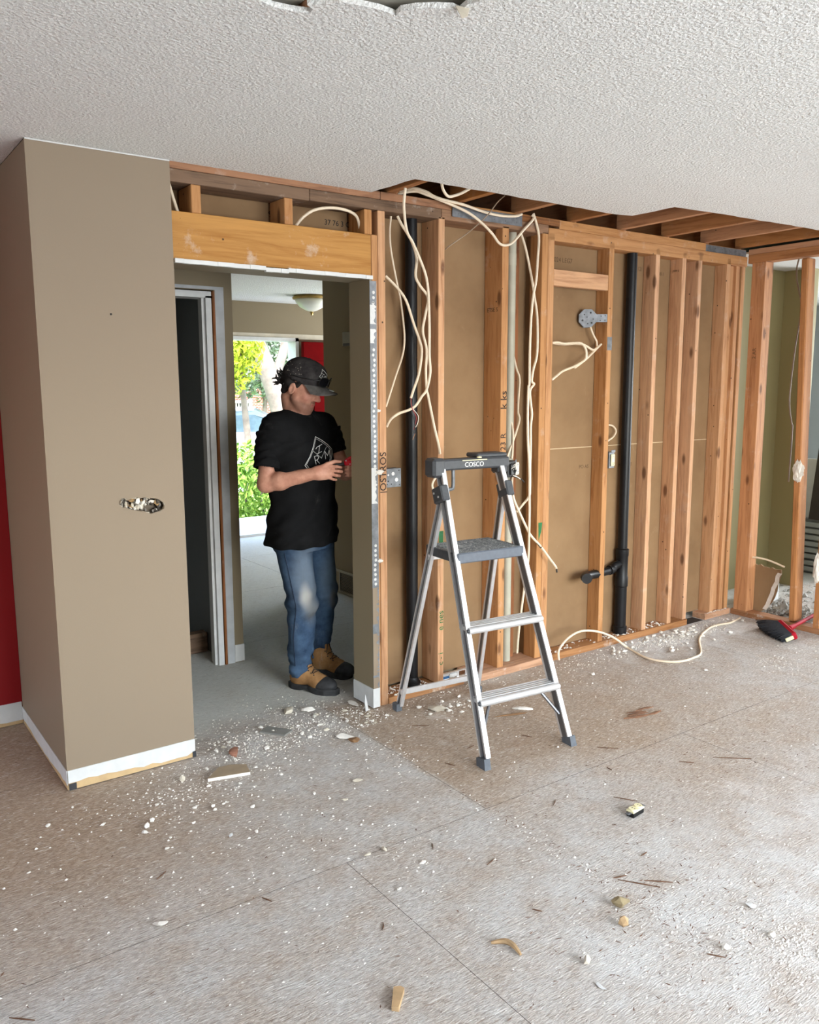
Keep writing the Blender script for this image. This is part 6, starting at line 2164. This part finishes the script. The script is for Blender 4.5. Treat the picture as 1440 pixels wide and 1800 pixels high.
# hedge by the porch
hb_ = empty('hedge', (3.35, 7.2, -.35), 0, 'leafy green hedge below the street outside the front door', 'hedge')
foliage('foliage', 3200, (0, 0, .55), (1.0, .55, .62), .055, HG, hb_, 21)
for i in range(5):
    MB().tube([(-.5 + .25 * i, 0, 0), (-.45 + .22 * i, .05, .4), (-.55 + .27 * i, 0, .7)], [.02, .014, .006], 6).build('stem', BARK, hb_)
hb2 = empty('hedge', (5.3, 7.6, -.35), 0, 'second hedge further right outside the front door', 'hedge')
foliage('foliage', 1200, (0, 0, .5), (.8, .5, .6), .055, HG, hb2, 22)
# leaning street tree and the yellow-green tree crown
tr = empty('street_tree', (10.0, 18.9, -.35), 0, 'thick leaning grey trunk of the street tree outside', 'tree')
MB().tube([(.25, 0, 0), (.05, 0, 1.2), (-.35, 0, 2.4), (-.85, 0, 3.6), (-1.3, 0, 5.0)], [.38, .30, .27, .25, .2], 14, sub=4).build('trunk', BARK, tr, smooth=True)
MB().tube([(-.2, 0, 2.0), (.35, .2, 3.2), (.6, .3, 4.8)], [.16, .13, .09], 10, sub=4).build('branch', BARK, tr, smooth=True)
foliage('crown', 1500, (.2, 1.0, 5.6), (2.6, 1.5, 1.6), .16, YG, tr, 23)
yt = empty('maple_tree', (6.05, 12.2, -.35), 0, 'bright yellow green young tree at the left of the doorway view', 'tree')
foliage('crown', 3600, (-.62, 0, 2.95), (.82, .8, 1.15), .085, YG, yt, 24)
MB().tube([(0, .2, 0), (-.1, .2, 1.4), (-.3, .1, 3.2)], [.09, .07, .03], 8, sub=3).build('trunk', BARK, yt, smooth=True)
for i in range(5):
    MB().tube([(-.2, .1, 2.0 + .2 * i), (-.7 + .35 * i, 0, 2.5 + .25 * i)], [.022, .008], 6).build('branch', BARK, yt)
# pale shrubbery before the house
sh_ = empty('garden_shrub', (11.2, 22.5, -.35), 0, 'pale grey green shrubs in front of the brick house', 'shrub')
foliage('foliage', 4200, (0, 0, 2.9), (3.4, .8, 1.6), .12, BG_, sh_, 25)
MB().tube([(0, 0, 0), (.1, 0, 1.5), (-.2, 0, 2.6)], [.1, .08, .04], 8).build('stem', BARK, sh_)
# brick house with a white railing
hs = empty('brick_house', (12.6, 26, -.35), 0, 'red brick house with white porch railing across the street', 'house')
BRICK = NT('red_brick')
bt = BRICK.node('ShaderNodeTexBrick')
bt.inputs['Color1'].default_value = srgb(172, 92, 76)
bt.inputs['Color2'].default_value = srgb(150, 78, 66)
bt.inputs['Mortar'].default_value = srgb(200, 186, 176)
bt.inputs['Scale'].default_value = 4
BRICK.link(BRICK.mapping(BRICK.coords('Object'), (1, 1, 1), (0, 0, 0), (PI / 2, 0, 0)), bt.inputs['Vector'])
BRICK.color(bt.outputs['Color']).set(.9)
MB().box((-6, 0, 0), (6, 4, 1.9)).build('brick_wall', BRICK.mat, hs)
MB().box((-6, .1, 1.9), (6, 4, 5.5)).build('upper_wall', plain('grey_siding', srgb(150, 156, 152), .9), hs)
MB().prism([(-6.3, -.4, 5.4), (6.3, -.4, 5.4), (6.3, 2, 7.2), (-6.3, 2, 7.2)], (0, 0, 0), (0, .2, .1)).build('roof', plain('grey_shingle', srgb(110, 106, 104), .9), hs)
for x in (-3.2, 1.8):
    w_ = MB().box((x, -.06, 2.6), (x + 1.6, .08, 4.4)).build('window', WHITE, hs)
    MB().box((x + .12, -.09, 2.72), (x + 1.48, -.062, 4.28)).build('pane', plain('window_glass', srgb(120, 132, 140), .15), w_)
rl = MB().box((-1.35, -.40, .45), (-.35, -.30, .53)).box((-1.35, -.40, 1.34), (-.35, -.30, 1.44)).box((-1.37, -.42, .1), (-1.25, -.28, 1.5)).box((-.45, -.42, .1), (-.33, -.28, 1.5)).build('railing_frame', WHITE, hs)
for i in range(7):
    MB().box((-1.2 + i * .11, -.38, .53), (-1.155 + i * .11, -.33, 1.34)).build('baluster', WHITE, rl)
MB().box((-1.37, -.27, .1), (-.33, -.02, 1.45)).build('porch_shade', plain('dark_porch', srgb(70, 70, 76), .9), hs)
# parked car across the lawn: lofted body, cabin, wheels, bumper
car = empty('car', (6.6, 13.6, -.34), math.radians(-28), 'pale silver car parked at the kerb outside', 'car')
CARP = plain('pale_silver_paint', srgb(214, 222, 228), .25, .2, .03)
def loft(sections):
    # sections: x, list of (y, z)
    mb = MB()
    n = len(sections[0][1])
    vs_ = []
    for x, prof in sections:
        vs_ += [(x, y, z) for y, z in prof]
    fs_ = []
    for i in range(len(sections) - 1):
        for k in range(n):
            k2 = (k + 1) % n
            fs_.append((i * n + k, i * n + k2, (i + 1) * n + k2, (i + 1) * n + k))
    fs_.append(tuple(range(n)))
    fs_.append(tuple((len(sections) - 1) * n + k for k in range(n))[::-1])
    return mb.add(vs_, fs_)
def prof(w, z0, z1, r=.12):
    return [(-w + .04, z0), (-w, z0 + .12), (-w, z1 - r), (-w + r, z1), (w - r, z1), (w, z1 - r), (w, z0 + .12), (w - .04, z0)]
loft([(-2.2, prof(.72, .35, .78)), (-2.05, prof(.84, .22, .90)), (-1.2, prof(.88, .20, .96)), (0, prof(.89, .20, .98)), (1.0, prof(.88, .20, .96)), (1.9, prof(.84, .22, .84)), (2.2, prof(.70, .34, .70))]).build('body_shell', CARP, car, smooth='auto')
loft([(-1.75, prof(.66, .90, .96, .03)), (-1.0, prof(.66, .92, 1.40)), (.1, prof(.66, .92, 1.46)), (1.05, prof(.70, .92, .99, .03))]).build('cabin_glass', plain('car_glass', srgb(96, 116, 128), .08), car, smooth='auto')
MB().bbox((-.95, -.60, 1.40), (.12, .60, 1.475), .03).build('roof_panel', CARP, car)
for x in (-1.35, 1.35):
    for y in (-.80, .80):
        wh = MB().lathe([(.10, -.10), (.31, -.10), (.33, 0), (.31, .10), (.10, .10)], 20, Matrix.Translation((x, y, .33)) @ Matrix.Rotation(PI / 2, 4, 'X')).build('wheel', WIRE_K, car)
        MB().lathe([(.0001, -.105), (.20, -.105), (.20, .105), (.0001, .105)], 16, Matrix.Translation((x, y, .33)) @ Matrix.Rotation(PI / 2, 4, 'X')).build('rim', ALU, wh)
for s in (-1, 1):
    MB().bbox((2.06, s * .62 - .14, .62), (2.17, s * .62 + .14, .74), .02).build('headlight', plain('headlight_glass', srgb(236, 240, 244), .1), car)
    MB().bbox((.75, s * .93 - .06, .98), (.90, s * .93 + .06, 1.10), .02).build('mirror', CARP, car)
MB().bbox((2.10, -.6, .32), (2.24, .6, .50), .03).build('bumper', PLG, car)
